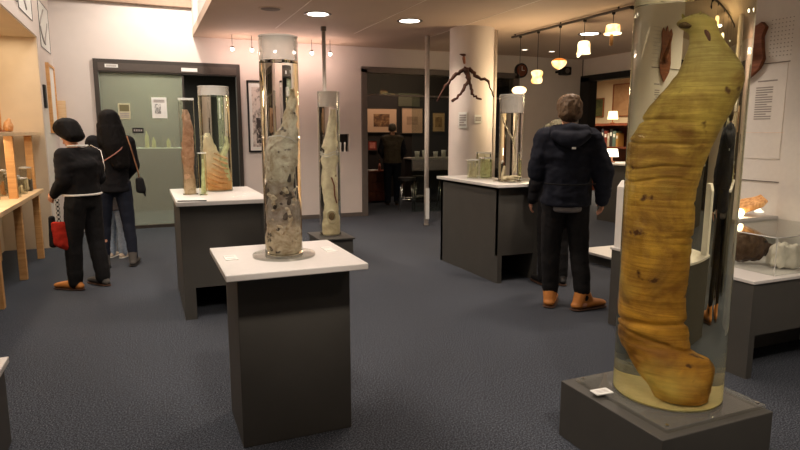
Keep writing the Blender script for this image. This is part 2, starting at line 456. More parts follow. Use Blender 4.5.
# slim posts
p = empty('support_pole', (4.17, 8.73, 0)); tag(p, 'slim white floor to ceiling pole in front of the dark room opening', 'pole')
MB().cyl((0, 0, 0.0), (0, 0, CEIL), 0.036, n=24).build('shaft', MT['pole_paint'], p, smooth=True)
MB().cyl((0, 0, 0.0), (0, 0, 0.025), 0.055, n=24).build('floor_flange', MT['steel'], p, auto=True)
box_obj('notice_strip', (-0.03, 0.03, -0.046, -0.036, 0.12, 0.62), MT['paper'], p)
p = empty('support_pole', (2.47, 8.62, 0)); tag(p, 'slim grey metal pole rising behind the tall thin specimen jar', 'pole')
MB().cyl((0, 0, 0.0), (0, 0, CEIL), 0.028, n=24).build('shaft', plain('grey_pole_paint', rgb(168, 160, 152), 0.4), p, smooth=True)
MB().cyl((0, 0, CEIL - 0.06), (0, 0, CEIL), 0.04, n=24).build('ceiling_flange', MT['grey_frame'], p, auto=True)

# ------------------------------------------------------------------ plinths
def plinth(name, label, body, slab=None, opening=None, mat=None, slabmat=None):
    (x0, x1, y0, y1, h) = body
    o = empty(name, ((x0 + x1) / 2, (y0 + y1) / 2, 0)); tag(o, label, 'plinth')
    cx, cy = o.location.x, o.location.y
    m = MB(); t = 0.05
    if opening is None:
        m.box(x0 - cx, x1 - cx, y0 - cy, y1 - cy, 0, h, bev=0.004)
    else:
        m.box(x0 - cx, x0 - cx + opening[1], y0 - cy, y1 - cy, 0, h); m.box(x1 - cx - t, x1 - cx, y0 - cy, y1 - cy, 0, h)
        m.box(x0 - cx, x1 - cx, y0 - cy + 0.004, y0 - cy + t, opening[0], h); m.box(x0 - cx, x1 - cx, y1 - cy - t, y1 - cy, 0, h)
        m.box(x0 - cx, x1 - cx, y0 - cy + t, y1 - cy, h - 0.03, h)
    m.build('body', mat or MT['plinth'], o)
    if slab:
        (a, b, c_, d_, z1, th) = slab
        box_obj('top_slab', (a - cx, b - cx, c_ - cy, d_ - cy, z1 - th, z1), slabmat or MT['slab'], o, bev=0.004)
    return o
plinth('display_plinth', 'dark grey plinth with overhanging white top holding the middle jar', (0.36, 0.905, 2.77, 3.2, 0.86), (0.295, 0.95, 2.62, 3.31, 0.89, 0.03))
plinth('display_plinth', 'dark grey plinth with white top carrying the group of jars by the two women', (0.235, 0.92, 4.99, 6.12, 0.93), (0.21, 0.95, 4.95, 6.2, 0.965, 0.035), opening=(0.26, 0.09))
plinth('display_plinth', 'grey plinth with white top between the pillar and the man in the navy parka', (3.20, 3.68, 5.04, 6.30, 0.97), (3.15, 3.66, 4.98, 6.32, 1.0, 0.03), opening=(0.28, 0.05))
plinth('display_plinth', 'low grey plinth on the carpet under the tall thin far jar', (1.95, 2.37, 7.1, 7.66, 0.18), (1.93, 2.39, 7.07, 7.70, 0.20, 0.02), slabmat=MT['plinth'])
plinth('display_plinth', 'low dark plinth under the giant jar in the foreground', (1.84, 2.49, 1.65, 2.29, 0.285))
plinth('display_plinth', 'low plinth with white top cut off by the photo edge, nearest the camera', (-1.28, -0.68, 2.5, 3.28, 0.40), (-1.3, -0.66, 2.48, 3.3, 0.43, 0.03))
plinth('display_plinth', 'dark plinth further back, half hidden by the man in the navy parka', (4.02, 4.6, 5.95, 6.6, 0.90), (4.0, 4.62, 5.93, 6.62, 0.915, 0.015), slabmat=MT['plinth'])
o = plinth('display_plinth', 'dark counter with a pale top in front of the shop shelves', (7.25, 7.95, 7.3, 8.25, 0.97), (7.2, 8.0, 7.25, 8.3, 1.0, 0.03))
o = plinth('step_block', 'low dark step with pale top on the carpet beyond the parka man', (4.75, 5.35, 5.15, 5.65, 0.10), (4.72, 5.38, 5.12, 5.68, 0.13, 0.03)); o['category'] = 'step'

# bench along the partition at the right
b = empty('display_bench', (3.33, 2.4, 0)); tag(b, 'long low grey display bench with white stepped top at the right', 'bench')
m = MB(); m.box(0, 0.05, 0, 1.2, 0, 0.60); m.box(0.05, 1.03, 0.004, 0.04, 0.27, 0.60); m.box(0.05, 1.03, 1.16, 1.2, 0, 0.60); m.box(0.05, 1.03, 0.04, 1.16, 0.56, 0.60)
m.box(0.05, 1.03, 0.35, 0.38, 0, 0.56)
m.build('body', MT['plinth'], b)
box_obj('top_slab', (-0.01, 1.03, -0.01, 1.21, 0.60, 0.62), MT['slab'], b, bev=0.003)
box_obj('raised_step', (0.48, 1.03, 0.60, 1.2, 0.62, 0.885), MT['slab'], b, bev=0.003)
m = MB(); m.prism([(0.02, 0.62), (0.13, 0.62), (0.13, 1.14), (0.06, 1.14), (0.02, 1.09)], 1.12, 1.2); m.build('end_block', MT['white'], b)

# ------------------------------------------------------------------ jars
def caster(o): pass
def receiver(o): pass

def jar(name, label, x, y, z0, r, level, top, liquid, base=0.008, foot=None, seg=72, group=None, air='acrylic_hazy', lid=True):
    """solid liquid column in acrylic, hollow clear tube above the level, lid on top"""
    o = empty(name, (x, y, z0)); tag(o, label, 'jar', group)
    lv = level - z0
    m = MB(); m.lathe([(0, base), (r - 0.004, base), (r, base + 0.004), (r, lv - 0.002), (r - 0.002, lv), (0, lv)], n=seg)
    lq = m.build('liquid', liquid, o, auto=True); caster(lq)
    if base > 0.009: 
        MB().lathe([(0, 0), (r + 0.002, 0), (r + 0.002, base - 0.001), (0, base - 0.001)], n=seg).build('bottom_disc', MT['clear_plate'], o, auto=True)
    tp = top - z0
    if tp > lv + 0.01:
        MB().lathe([(r, lv + 0.001), (r, tp - 0.006), (r - 0.006, tp - 0.006), (r - 0.006, lv + 0.001)], n=seg, close=True).build('upper_tube', MT[air], o, auto=True)
        if lid: MB().lathe([(0, tp - 0.006), (r + 0.001, tp - 0.006), (r + 0.001, tp), (0, tp)], n=seg).build('lid', MT['edge_acrylic'], o, auto=True)
    if foot:
        MB().lathe([(0, 0), (foot, 0), (foot, base - 0.002), (0, base - 0.002)], n=seg).build('foot_disc', MT['clear_plate'], o, auto=True)
    return o

# the giant jar
J = (2.195, 1.97)
gj = jar('specimen_jar', 'giant liquid filled acrylic cylinder in the foreground holding the yellow specimen', J[0], J[1], 0.285, 0.236, 2.08, 2.42, MT['liquid_yellow'], base=0.022, seg=128, air='acrylic', lid=True)
MB().lathe([(0, 0.024), (0.226, 0.024), (0.226, 0.029), (0, 0.029)], n=96).build('painted_glow_disc', plain('liquid_glow_paint', rgb(212, 200, 150), 0.6), gj, auto=True)  # added disc; its pale yellow paints the glow of light through the liquid
m = MB(); m.box(-0.295, 0.295, -0.285, 0.285, 0, 0.018, bev=0.003); m.build('base_plate', MT['clear_plate'], gj)
for sx in (-1, 1):
    for sy in (-1, 1):
        MB().cyl((sx * 0.27, sy * 0.26, 0.018), (sx * 0.27, sy * 0.26, 0.024), 0.008, n=12).build('bolt', MT['steel'], gj)
RZJ = -math.atan2(J[0], J[1])
# outline of the yellow specimen: (z, left, right, depth)
K = 0.00442 / 1.335
prof = [(376+38, 668, 690), (404, 655, 712), (392, 648, 715), (380, 638, 716.5), (364, 628, 715), (354, 622, 708), (346, 619.5, 695), (340, 619, 690.5), (325, 617.5, 688), (300, 618, 686), (275, 620, 688), (245, 621, 691), (220, 622, 693), (192, 623, 695), (176, 624, 699), (165, 624.5, 701), (157, 628, 704), (148, 627.5, 707), (140, 630, 711), (130, 638, 716), (112, 648, 725), (98, 659, 731), (84, 671, 735.5), (72, 679, 735), (60, 684, 729), (48, 687.5, 720), (38, 687, 714), (32, 680, 712), (27, 677, 711), (23, 682, 706), (20, 690, 702)]
secs = []
for (py, a, c_) in prof:
    py = py if py < 346 else 346 + (py - 346) * 0.74
    fwd = 0.0 if py < 340 else -0.085 * min(1.0, (py - 340) / 40)
    dep = 2.60 + max(0, (py - 133)) * 0.0006
    z = 1.5 - (py - 133) / 600 * dep
    cc = 692 - 0.064 * py
    l, r_ = (a - cc) * K, (c_ - cc) * K
    hw = (r_ - l) / 2
    secs.append((z, (l + r_) / 2, fwd, hw, min(0.105, hw * 0.78 + 0.012)))
k0 = [i for i, q_ in enumerate(secs) if q_[0] > 0.345]; secs = [(0.324,) + secs[k0[0] - 1][1:]] + [secs[i] for i in k0]
S2 = catmull(secs, 14)
m = MB(); m.loft(S2, 72)
for v in m.bm.verts:
    p_ = v.co.copy(); ring = mnoise.noise(Vector((p_.x * 3, p_.y * 3, p_.z * 34))) * 0.5 + mnoise.noise(Vector((p_.x * 5, p_.y * 5, p_.z * 70))) * 0.25
    k = ring * 0.0048 + 0.004 * nz(p_, 9) + (0.010 * nz(p_, 12) + 0.005 * nz(p_, 30) if p_.z < 0.66 else 0)
    k -= 0.018 * math.exp(-((p_.z - 0.655 - 0.10 * p_.x - 0.012 * nz(p_, 8)) / 0.012) ** 2)          # the deep fold above the foot
    k -= 0.010 * math.exp(-((p_.z - 0.56 + 0.25 * p_.x - 0.02 * nz(p_, 7)) / 0.010) ** 2)
    for zf, xs in ((1.46, -1), (1.36, -1), (1.30, -1), (1.55, -1), (1.20, 1), (1.05, 1)):
        k -= 0.011 * math.exp(-((p_.z - zf - 0.03 * nz(p_, 5)) / 0.007) ** 2) * max(0.0, min(1.0, 0.5 + xs * p_.x * 9))
    d_ = Vector((p_.x * 0.4, p_.y, 0))
    if d_.length > 1e-4: v.co += d_.normalized() * k
big = m.build('whale_specimen', specimen_mat('yellow_tissue', [(0.0, rgb(214, 158, 62)), (0.25, rgb(222, 168, 62)), (0.55, rgb(224, 182, 78)), (0.78, rgb(214, 190, 100)), (0.9, rgb(206, 192, 124)), (1.0, rgb(196, 186, 130))],
      blotch=(rgb(112, 70, 26), 4.2, 0.75, rgb(214, 196, 110)), spots=(rgb(84, 48, 22), 11.0, 0.66), wave=0.6, zspan=(0.3, 1.98), scale=9, var=0.14, bump=0.5), None, loc=(J[0], J[1], 0), rz=RZJ, smooth=True)
tag(big, 'tall yellow brown preserved specimen standing inside the giant jar', 'specimen'); receiver(big)
# ragged tip of the specimen
m = MB()
for i in range(9):
    a_ = i / 9 * 2 * math.pi
    m.hull([((0.012 + 0.030 * math.cos(a_), 0.026 * math.sin(a_), 1.955), 0.010), ((0.006 + 0.036 * math.cos(a_ + .3), 0.032 * math.sin(a_ + .3), 1.985 + 0.012 * math.sin(3 * a_)), 0.005)], 6)
t_ = remesh(m, 'ragged_tip', specimen_mat('tip_tissue', [(0, rgb(120, 108, 50)), (1, rgb(190, 178, 100))], zspan=(1.95, 2.0), spots=(rgb(60, 45, 25), 30, 0.6)), big, voxel=0.005, smooth=2); receiver(t_)
m = MB(); m.hull([((-.012, -.040, 1.945), (.030, .014, .016)), ((.012, -.040, 1.95), (.022, .012, .012))]); remesh(m, 'opening_shade', specimen_mat('opening_shade_colour', [(0, rgb(74, 56, 34)), (1, rgb(100, 80, 48))], scale=40), big, voxel=.004, smooth=2, disp=lambda c, n: .004 * nz(c, 60))  # solid lump; its dark tone paints the shade in the opening
m = MB(); m.tube([(0.02, -0.035, 1.96), (0.05, -0.045, 1.90), (0.065, -0.05, 1.84)], [0.006, 0.008, 0.003]); t_ = m.build('torn_strip', MT['twig'], big, smooth=True)
m = MB(); m.hull([((0.04, -0.15, .338), .012), ((.10, -.11, .342), .018), ((.12, -.06, .37), .012)]); m.hull([((.07, -.145, .338), .014), ((.09, -.13, .36), .012)])
remesh(m, 'pale_fringe', specimen_mat('pale_fringe_tissue', [(0, rgb(232, 206, 150)), (1, rgb(236, 214, 160))], scale=30), big, voxel=.005, smooth=2, disp=lambda c, n: .006 * nz(c, 50))
c_ = box_obj('caption_card', (-0.045, 0.045, -0.028, 0.028, 0.0, 0.004), MT['paper'], None, loc=(1.905, 2.075, 0.3035), rz=R(-4)); tag(c_, 'small white caption card beside the giant jar', 'card')
box_obj('text_lines', (-0.032, 0.032, -0.002, 0.002, 0.004, 0.0045), MT['print'], c_)
for k in (-0.012, 0.012): box_obj('text_lines', (-0.034, 0.030, k - 0.0015, k + 0.0015, 0.004, 0.0045), MT['print'], c_)

# middle jar
J2 = (0.622, 2.96)
mj = jar('specimen_jar', 'tall clear cylinder with grey specimen on the middle white topped plinth', J2[0], J2[1], 0.89, 0.0925, 1.84, 1.955, MT['liquid'], base=0.014, foot=0.155)
def lump_loft(name, prof, cpx, scale, z_of, mat, loc, rz, amp=0.006, freq=22, depth=0.8, parent=None, maxd=1, n=56, steps=5):
    secs = []
    for (py, a, b_) in prof:
        l, r_ = (a - cpx) * scale, (b_ - cpx) * scale; hw = (r_ - l) / 2
        secs.append((z_of(py), (l + r_) / 2, 0, hw, min(maxd, hw * depth + 0.004)))
    m = MB(); m.loft(catmull(secs, steps), n)
    for v in m.bm.verts:
        p_ = v.co; d_ = Vector((p_.x, p_.y, 0))
        k = nz(p_, freq) + 0.5 * nz(p_, freq * 2.3)
        if d_.length > 1e-4: v.co = p_ + d_.normalized() * amp * k
    o = m.build(name, mat, parent, loc=loc, rz=rz, smooth=True); receiver(o); return o
grey_m = specimen_mat('grey_tissue', [(0.0, rgb(226, 214, 186)), (0.16, rgb(214, 204, 184)), (0.22, rgb(164, 158, 152)), (0.42, rgb(170, 164, 154)), (0.47, rgb(226, 226, 208)), (0.75, rgb(236, 236, 220)), (1.0, rgb(234, 226, 196))], zspan=(0.9, 1.72), scale=22, var=0.30, spots=(rgb(70, 62, 56), 21, 0.60))
def zc(Y): return lambda py: 1.5 - (py - 133) / 600 * (Y + 0.0003 * (py - 133) * 1)
o = lump_loft('preserved_specimen', [(252, 270, 296), (246, 266, 300), (236, 266, 301), (226, 268, 300), (214, 267, 301), (204, 268, 299), (195, 269, 296), (184, 269, 293), (172, 268, 296), (160, 267, 299), (150, 268, 300), (142, 271, 300), (134, 277, 300), (126, 284, 299.5), (116, 287, 299), (106, 290, 298.5), (98, 292, 298), (90, 293, 297)], 283, 0.0050 / 1.32, zc(2.97), grey_m, (J2[0], J2[1], 0), -math.atan2(*J2), amp=0.009, freq=26, maxd=0.058)
tag(o, 'mottled grey and white preserved specimen inside the middle jar', 'specimen')
t_ = MB().tube([(-0.060, -0.02, 1.455), (-0.052, -0.058, 1.482), (-0.01, -0.066, 1.488), (0.04, -0.062, 1.478), (0.064, -0.02, 1.455)], 0.003).build('tie_cord', MT['paper'], o, smooth=True); receiver(t_)
m = MB()
for i in range(26):
    an = R(-90 + random.uniform(-85, 85)); zz = 0.945 + 0.29 * ((i * 0.618) % 1.0); rr = random.uniform(.007, .014); q_ = 0.052
    m.hull([((q_ * math.cos(an), q_ * math.sin(an), zz), rr), ((q_ * math.cos(an + .25), q_ * math.sin(an + .25), zz + random.uniform(-.02, .03)), rr * .7)], 7)
pale_fold = specimen_mat('pale_fold_tissue', [(0, rgb(222, 208, 180)), (0.6, rgb(214, 204, 184)), (1, rgb(228, 224, 206))], zspan=(.92, 1.3), scale=40, var=.3)
t_ = remesh(m, 'tissue_folds', pale_fold, o, voxel=0.004, smooth=2, disp=lambda c, n: 0.003 * nz(c, 70))
cav_m = specimen_mat('cavity_shade_colour', [(0, rgb(66, 58, 52)), (1, rgb(92, 84, 76))], scale=40)  # solid lumps coloured dark for the shade inside cavities
for (an, zz, hh, rr) in [(-115, 1.03, .03, .012), (-80, 1.09, .02, .014), (-60, 1.16, .035, .011), (-130, 1.14, .02, .010), (-95, 1.21, .012, .009), (-55, 1.27, .03, .010)]:
    m = MB(); m.hull([((.052 * math.cos(R(an)), .052 * math.sin(R(an)), zz), rr), ((.052 * math.cos(R(an + 6)), .052 * math.sin(R(an + 6)), zz + hh), rr * .5)], 7)
    remesh(m, 'cavity_shade', cav_m, o, voxel=0.004, smooth=2)
m = MB(); m.tube(catmull([(-.05, -.02, 1.30), (-.052, -.022, 1.36), (-.045, -.03, 1.42), (-.02, -.045, 1.45), (.01, -.05, 1.47), (.03, -.045, 1.50)], 5), [.010] * 10 + [.006] * 16, 10); m.build('pale_ridge', pale_fold, o, smooth=True)

# far tall jar
J3 = (2.16, 7.38); RZ3 = -math.atan2(*J3)
jar('specimen_jar', 'tall thin jar with a pale tied specimen on the low plinth before the far wall', J3[0], J3[1], 0.20, 0.136, 1.82, 2.01, MT['liquid'], base=0.014)
pale_m = specimen_mat('pale_tissue', [(0, rgb(222, 212, 176)), (0.2, rgb(234, 228, 194)), (0.7, rgb(240, 236, 208)), (1, rgb(240, 234, 204))], zspan=(0.22, 1.75), scale=9, var=0.16, spots=(rgb(120, 96, 60), 9, 0.68))
o = lump_loft('preserved_specimen', [(234, 320, 336), (226, 318.5, 337), (216, 320, 336), (206, 321, 335.5), (196, 320.5, 335), (184, 319, 335), (172, 319.5, 334), (162, 320, 335), (157, 318.5, 336), (151, 322.5, 333.5), (146, 320, 336), (138, 323, 335), (128, 325, 335), (118, 327.5, 334.5), (110, 329, 334)], 327, 0.01235 / 1.3, lambda py: 1.5 - (py - 133) / 600 * 7.62, pale_m, (J3[0], J3[1], 0), RZ3, amp=0.012, freq=11, maxd=0.08)
tag(o, 'pale cream specimen bound with cord inside the tall far jar', 'specimen')
for zz in (1.22, 1.25):
    t_ = MB().tube([(0.082 * math.cos(a * math.pi / 8) + 0.0, 0.085 * math.sin(a * math.pi / 8), zz + 0.02 * math.sin(a)) for a in range(17)], 0.006).build('tie_cord', MT['paper'], o, smooth=True); receiver(t_)
m = MB(); m.hull([((.015, -.072, .45), (.035, .02, .05)), ((.03, -.072, .47), (.02, .02, .03))]); remesh(m, 'hollow_shade', specimen_mat('hollow_shade_colour', [(0, rgb(96, 78, 52)), (1, rgb(128, 108, 74))], scale=20), o, voxel=.007, smooth=3)  # dark ellipsoid in place of a recess, shade put into its colour
m = MB()
for i in range(12):
    an = i * math.pi / 6; m.hull([((.015 + .055 * math.cos(an), -.074, .45 + .075 * math.sin(an)), .016), ((.015 + .06 * math.cos(an + .4), -.07, .45 + .08 * math.sin(an + .4)), .012)], 7)
remesh(m, 'rolled_rim', pale_m, o, voxel=.006, smooth=3)
m = MB(); m.tube([(0.02, -0.08, 0.95), (0.05, -0.082, 0.85), (0.055, -0.08, 0.72), (0.075, -0.06, 0.62)], 0.008); t_ = m.build('dangling_cord', MT['wood_mid'], o, smooth=True); receiver(t_)

# left plinth group
J4 = (0.62, 5.84); RZ4 = -math.atan2(*J4)
jar('specimen_jar', 'wide jar with peach and green specimen, largest of three on the plinth by the women', J4[0], J4[1], 0.965, 0.137, 1.835, 1.92, MT['liquid_green'], base=0.012)
peach_m = specimen_mat('peach_tissue', [(0, rgb(232, 172, 110)), (0.25, rgb(238, 192, 146)), (0.5, rgb(240, 216, 186)), (1, rgb(244, 234, 210))], zspan=(0.98, 1.5), scale=10, var=0.14)
o = lump_loft('preserved_specimen', [(189, 205, 230), (184, 204, 231), (178, 204, 231), (170, 205, 229), (160, 205, 224), (152, 205, 220), (145, 205, 217), (138, 206, 214), (133, 208, 212)], 217, 0.0097 / 1.32, lambda py: 1.5 - (py - 133) / 600 * 5.62, peach_m, (J4[0], J4[1], 0), RZ4, amp=0.008, freq=16, maxd=0.075)
tag(o, 'peach coloured specimen leaning in the wide jar by the women', 'specimen')
m = MB()
for k in range(7):
    z0_ = 1.02 + .045 * k; x0_ = -.085 + .012 * k
    m.tube(catmull([(x0_, -.05, z0_ + .03), (x0_ + .05, -.082, z0_), (x0_ + .10, -.082, z0_ - .02), (min(.09, x0_ + .16), -.05, z0_ - .03)], 5), [.010] * 6 + [.012] * 6 + [.008] * 4, 10)
remesh(m, 'folded_strips', specimen_mat('strip_tissue', [(0, rgb(226, 156, 92)), (1, rgb(240, 206, 168))], zspan=(1.0, 1.35), scale=22, var=.2), o, voxel=.006, smooth=3)
gm = specimen_mat('greenish_tissue', [(0, rgb(222, 226, 176)), (1, rgb(232, 236, 200))], zspan=(1.05, 1.5), scale=14, var=0.2)
m = MB(); m.tube(catmull([(0.075, -0.02, 1.06), (0.06, -0.03, 1.18), (0.045, -0.02, 1.28), (0.075, 0, 1.38), (0.07, 0.01, 1.47)], 6), [0.03] * 12 + [0.022] * 8 + [0.012] * 5, 12)
t_ = m.build('pale_strand', gm, o, smooth=True); receiver(t_)
J5 = (0.36, 5.56); RZ5 = -math.atan2(*J5)
o5 = empty('specimen_jar', (J5[0], J5[1], 0.965), RZ5); tag(o5, 'narrow square jar packed with brown specimen beside the wide jar', 'jar')
m = MB(); m.box(-0.062, 0.062, -0.05, 0.05, 0.004, 0.81, bev=0.003); lq = m.build('liquid', MT['liquid'], o5); caster(lq)
box_obj('lid', (-0.064, 0.064, -0.052, 0.052, 0.812, 0.83), MT['edge_acrylic'], o5, bev=0.002)
brown_m = specimen_mat('brown_tissue', [(0, rgb(222, 204, 170)), (0.3, rgb(190, 152, 122)), (0.7, rgb(200, 160, 134)), (1, rgb(214, 190, 168))], zspan=(0.98, 1.75), scale=15, var=0.3, spots=(rgb(216, 180, 150), 14, 0.62))
o = lump_loft('preserved_specimen', [(194, 186, 196), (186, 185.5, 196), (170, 186, 195), (155, 185, 196), (140, 186, 196), (128, 187, 196), (118, 187, 194), (110, 188, 192)], 191, 0.0096, lambda py: 1.5 - (py - 133) / 600 * 5.2, brown_m, (J5[0], J5[1], 0), RZ5, amp=0.008, freq=18, maxd=0.036)
tag(o, 'brown ridged specimen filling the narrow square jar', 'specimen')
J6 = (0.46, 5.45); RZ6 = -math.atan2(*J6)
o6 = empty('specimen_jar', (J6[0], J6[1], 0.965), RZ6); tag(o6, 'small pale green glass jar standing before the wide jar', 'jar')
m = MB(); m.box(-0.033, 0.033, -0.033, 0.033, 0.004, 0.36, bev=0.003); lq = m.build('liquid', MT['liquid_green'], o6); caster(lq)
box_obj('lid', (-0.035, 0.035, -0.035, 0.035, 0.361, 0.37), MT['edge_acrylic'], o6)
o = lump_loft('preserved_specimen', [(192, 199.5, 205), (180, 200, 205), (168, 201, 205), (158, 202, 204)], 202.3, 0.0068, lambda py: 1.5 - (py - 133) / 600 * 5.3, gm, (J6[0], J6[1], 0), RZ6, amp=0.004, freq=30, maxd=0.02)
tag(o, 'little whitish specimen in the small pale green jar', 'specimen')

# right plinth group
J7 = (3.47, 5.27); RZ7 = -math.atan2(*J7)
jar('specimen_jar', 'tall jar with thin forked white strands on the plinth left of the parka man', J7[0], J7[1], 1.0, 0.120, 1.70, 1.885, MT['liquid'], base=0.014, foot=0.17, air='acrylic_light')
bone_m = specimen_mat('bone_tissue', [(0, rgb(236, 226, 196)), (1, rgb(240, 230, 200))], zspan=(1.0, 1.6), scale=16, var=0.15)
o = MB().tube(catmull([(0.035, 0, 1.10), (0.040, -0.01, 1.2), (0.035, -0.01, 1.32), (0.02, -0.01, 1.42), (-0.02, 0, 1.52), (-0.06, 0, 1.62), (-0.065, 0, 1.67)], 6), [0.012] * 6 + [0.008] * 31, 12).build('preserved_specimen', bone_m, None, (J7[0], J7[1], 0), RZ7, smooth=True)
tag(o, 'thin forked cream strand hanging in the jar left of the parka man', 'specimen'); receiver(o)
t_ = MB().tube(catmull([(0.018, 0, 1.425), (0.03, 0.01, 1.5), (0.035, 0.01, 1.6), (0.04, 0.01, 1.68)], 6), 0.009, 10).build('second_strand', bone_m, o, smooth=True); receiver(t_)
m = MB(); m.hull([((-0.05, -0.02, 1.04), .028), ((-0.02, -0.03, 1.05), .02)]); m.hull([((-0.055, -0.02, 1.05), .02), ((-0.045, -0.02, 1.16), .012)]); m.hull([((0.02, -0.02, 1.045), .03), ((0.06, 0, 1.05), .02)]); m.hull([((0.0, -0.02, 1.03), .014), ((-0.03, -0.02, 1.03), .014)])
t_ = remesh(m, 'lower_pieces', bone_m, o, voxel=0.006, smooth=3); receiver(t_)
for i, (x, y, wd, h, lab) in enumerate([(3.37, 5.86, 0.062, 0.215, 'square glass jar with pale specimen, shortest and leftmost of the small trio'), (3.50, 5.80, 0.066, 0.235, 'square glass jar with greenish specimen in the middle of the small trio'), (3.58, 5.98, 0.075, 0.285, 'square glass jar with pale specimen, tallest and rightmost of the small trio')]):
    rz = -math.atan2(x, y) + 0.1 * i
    q = empty('small_specimen_jar', (x, y, 1.0), rz); tag(q, lab, 'jar', 'small square jars on the right plinth')
    m = MB(); m.box(-wd, wd, -wd * .7, wd * .7, 0.003, h - 0.02, bev=0.003); lq = m.build('liquid', MT['liquid_green'], q); caster(lq)
    box_obj('lid', (-wd - .002, wd + .002, -wd * .7 - .002, wd * .7 + .002, h - 0.018, h), MT['edge_acrylic'], q, bev=0.002)
    m = MB()
    for k in range(5):
        a_ = (k - 2) * wd * 0.30
        m.hull([((a_, 0, 0.03), wd * .19), ((a_ + 0.008 * (-1) ** k, 0.0, h * (0.66 + 0.08 * (k % 3))), wd * .17)], 8)
    m.box(-wd * .75, wd * .75, -wd * .3, wd * .3, 0.012, 0.04)
    sp = remesh(m, 'preserved_specimen', gm if i == 1 else bone_m, None, voxel=0.005, smooth=3, loc=(x, y, 1.0), rz=rz); receiver(sp)
    tag(sp, ['pale finger like specimen in the leftmost small square jar', 'green tinged specimen in the middle small square jar', 'pale specimen in the tallest small square jar'][i], 'specimen')
# caption cards on the plinths
def card(x, y, z, w_, d_, rz, label, mat='paper', lines=2):
    c_ = box_obj('caption_card', (-w_ / 2, w_ / 2, -d_ / 2, d_ / 2, 0.0, 0.003), MT[mat], None, loc=(x, y, z), rz=rz); tag(c_, label, 'card')
    for k in range(lines):
        yy = d_ * (0.25 - 0.5 * k / max(1, lines - 1)) if lines > 1 else 0
        box_obj('text_lines', (-w_ * .38, w_ * .32, yy - 0.002, yy + 0.002, 0.003, 0.0036), MT['print'], c_)
card(0.365, 3.0, 0.89, 0.06, 0.12, 0, 'printed card lying left of the middle jar on its white plinth top')
card(0.87, 3.02, 0.89, 0.05, 0.14, 0, 'printed card lying right of the middle jar on its white plinth top')
card(0.33, 5.14, 0.965, 0.20, 0.20, R(8), 'white sheet at the front corner of the plinth by the women', lines=3)
card(0.72, 5.22, 0.965, 0.10, 0.06, 0, 'small caption card before the wide peach specimen jar')
card(0.86, 5.55, 0.965, 0.10, 0.07, R(12), 'small caption card right of the wide peach specimen jar')
card(3.28, 5.25, 1.0, 0.10, 0.07, R(5), 'small caption card left of the forked strand jar')
fo = box_obj('folder', (-0.11, 0.11, -0.006, 0.006, 0, 0.008), MT['black'], None, loc=(0.33, 4.985, 0.9655), rz=R(-14)); tag(fo, 'thin black folder edge on the front of the plinth by the women', 'folder')

# vitrine on the bench and what is in and behind it
v_ = empty('glass_vitrine', (3.56, 2.44, 0.62)); tag(v_, 'low clear display case on the bench at the right edge', 'display case')
m = MB(); W_, D_, H_ = 0.78, 0.56, 0.24
m.box(0, W_, 0, 0.006, 0, H_); m.box(0, 0.006, 0.006, D_, 0, H_); m.box(0, W_, D_ - 0.006, D_, 0, H_)
m.build('case_pane', MT['acrylic'], v_)
box_obj('case_lid', (0, W_, 0, D_, H_, H_ + 0.006), MT['acrylic'], v_)
m = MB()
for (a, b_) in [((0, 0, 0), (0, 0, H_)), ((0, 0, H_), (W_, 0, H_)), ((0, 0, H_), (0, D_, H_)), ((0, 0, 0), (W_, 0, 0)), ((0.30, 0.01, 0), (0.30, 0.01, H_))]: m.cyl(a, b_, 0.004, n=8)
m.build('case_edge', MT['edge_acrylic'], v_)
dk = specimen_mat('dark_hide', [(0, rgb(84, 62, 44)), (1, rgb(112, 88, 66))], zspan=(0, 0.2), scale=18, var=0.3, spots=(rgb(58, 34, 24), 12, 0.6))
m = MB()
m.hull([((0, 0, 0.095), (0.10, 0.08, 0.09)), ((0.09, 0, 0.09), (0.07, 0.065, 0.075))]); m.hull([((0.12, 0, 0.10), (0.05, 0.05, 0.05)), ((0.19, -0.01, 0.085), (0.02, 0.02, 0.012))])
m.hull([((0.11, 0, 0.06), (0.05, 0.05, 0.03)), ((0.17, 0, 0.055), (0.02, 0.02, 0.01))]); m.hull([((0.03, 0, 0.15), .03), ((0.13, 0, 0.135), .018)])
o = remesh(m, 'animal_head', dk, None, voxel=0.006, smooth=3, loc=(3.70, 2.77, 0.6255), rz=R(-24), disp=lambda c, n: 0.012 * nz(c, 26) + 0.005 * nz(c, 60)); o.scale = (0.95, 1.1, 1.25); tag(o, 'dark brown beaked head inside the low clear case', 'animal head')
for s_ in (-1, 1): MB().sphere((0.125, 0.04 * s_ - 0.005, 0.125), 0.008).build('eye', MT['black'], o, smooth=True)
m = MB()
for i in range(16):
    a_ = i * 2.4; rr = 0.018 * math.sqrt(i)
    m.hull([((rr * 1.15 * math.cos(a_), rr * .8 * math.sin(a_), 0.022), .026), ((rr * math.cos(a_), rr * .75 * math.sin(a_), 0.085 - 0.006 * (i % 3)), .019)], 8)
o = remesh(m, 'plaster_lump', plain('chalky_white', rgb(226, 220, 206), 0.85, bump=0.3, scale=60), None, voxel=0.006, smooth=2, loc=(3.86, 2.585, 0.6305), disp=lambda c, n: 0.006 * nz(c, 45)); o.scale = (1.3, 1.2, 1.5); tag(o, 'knobbly white lump inside the low clear case, right of the dark head', 'specimen')
m = MB(); m.hull([((0, 0, 0.05), .035), ((0.0, 0, 0.14), .045)]); m.hull([((0.05, 0.02, 0.04), .03), ((0.06, 0.02, 0.13), .035)])
o = remesh(m, 'dark_specimen', dk, None, voxel=0.006, smooth=3, loc=(4.20, 2.66, 0.6255), disp=lambda c, n: 0.008 * nz(c, 30)); tag(o, 'dark rough specimen at the right end of the low clear case', 'specimen')
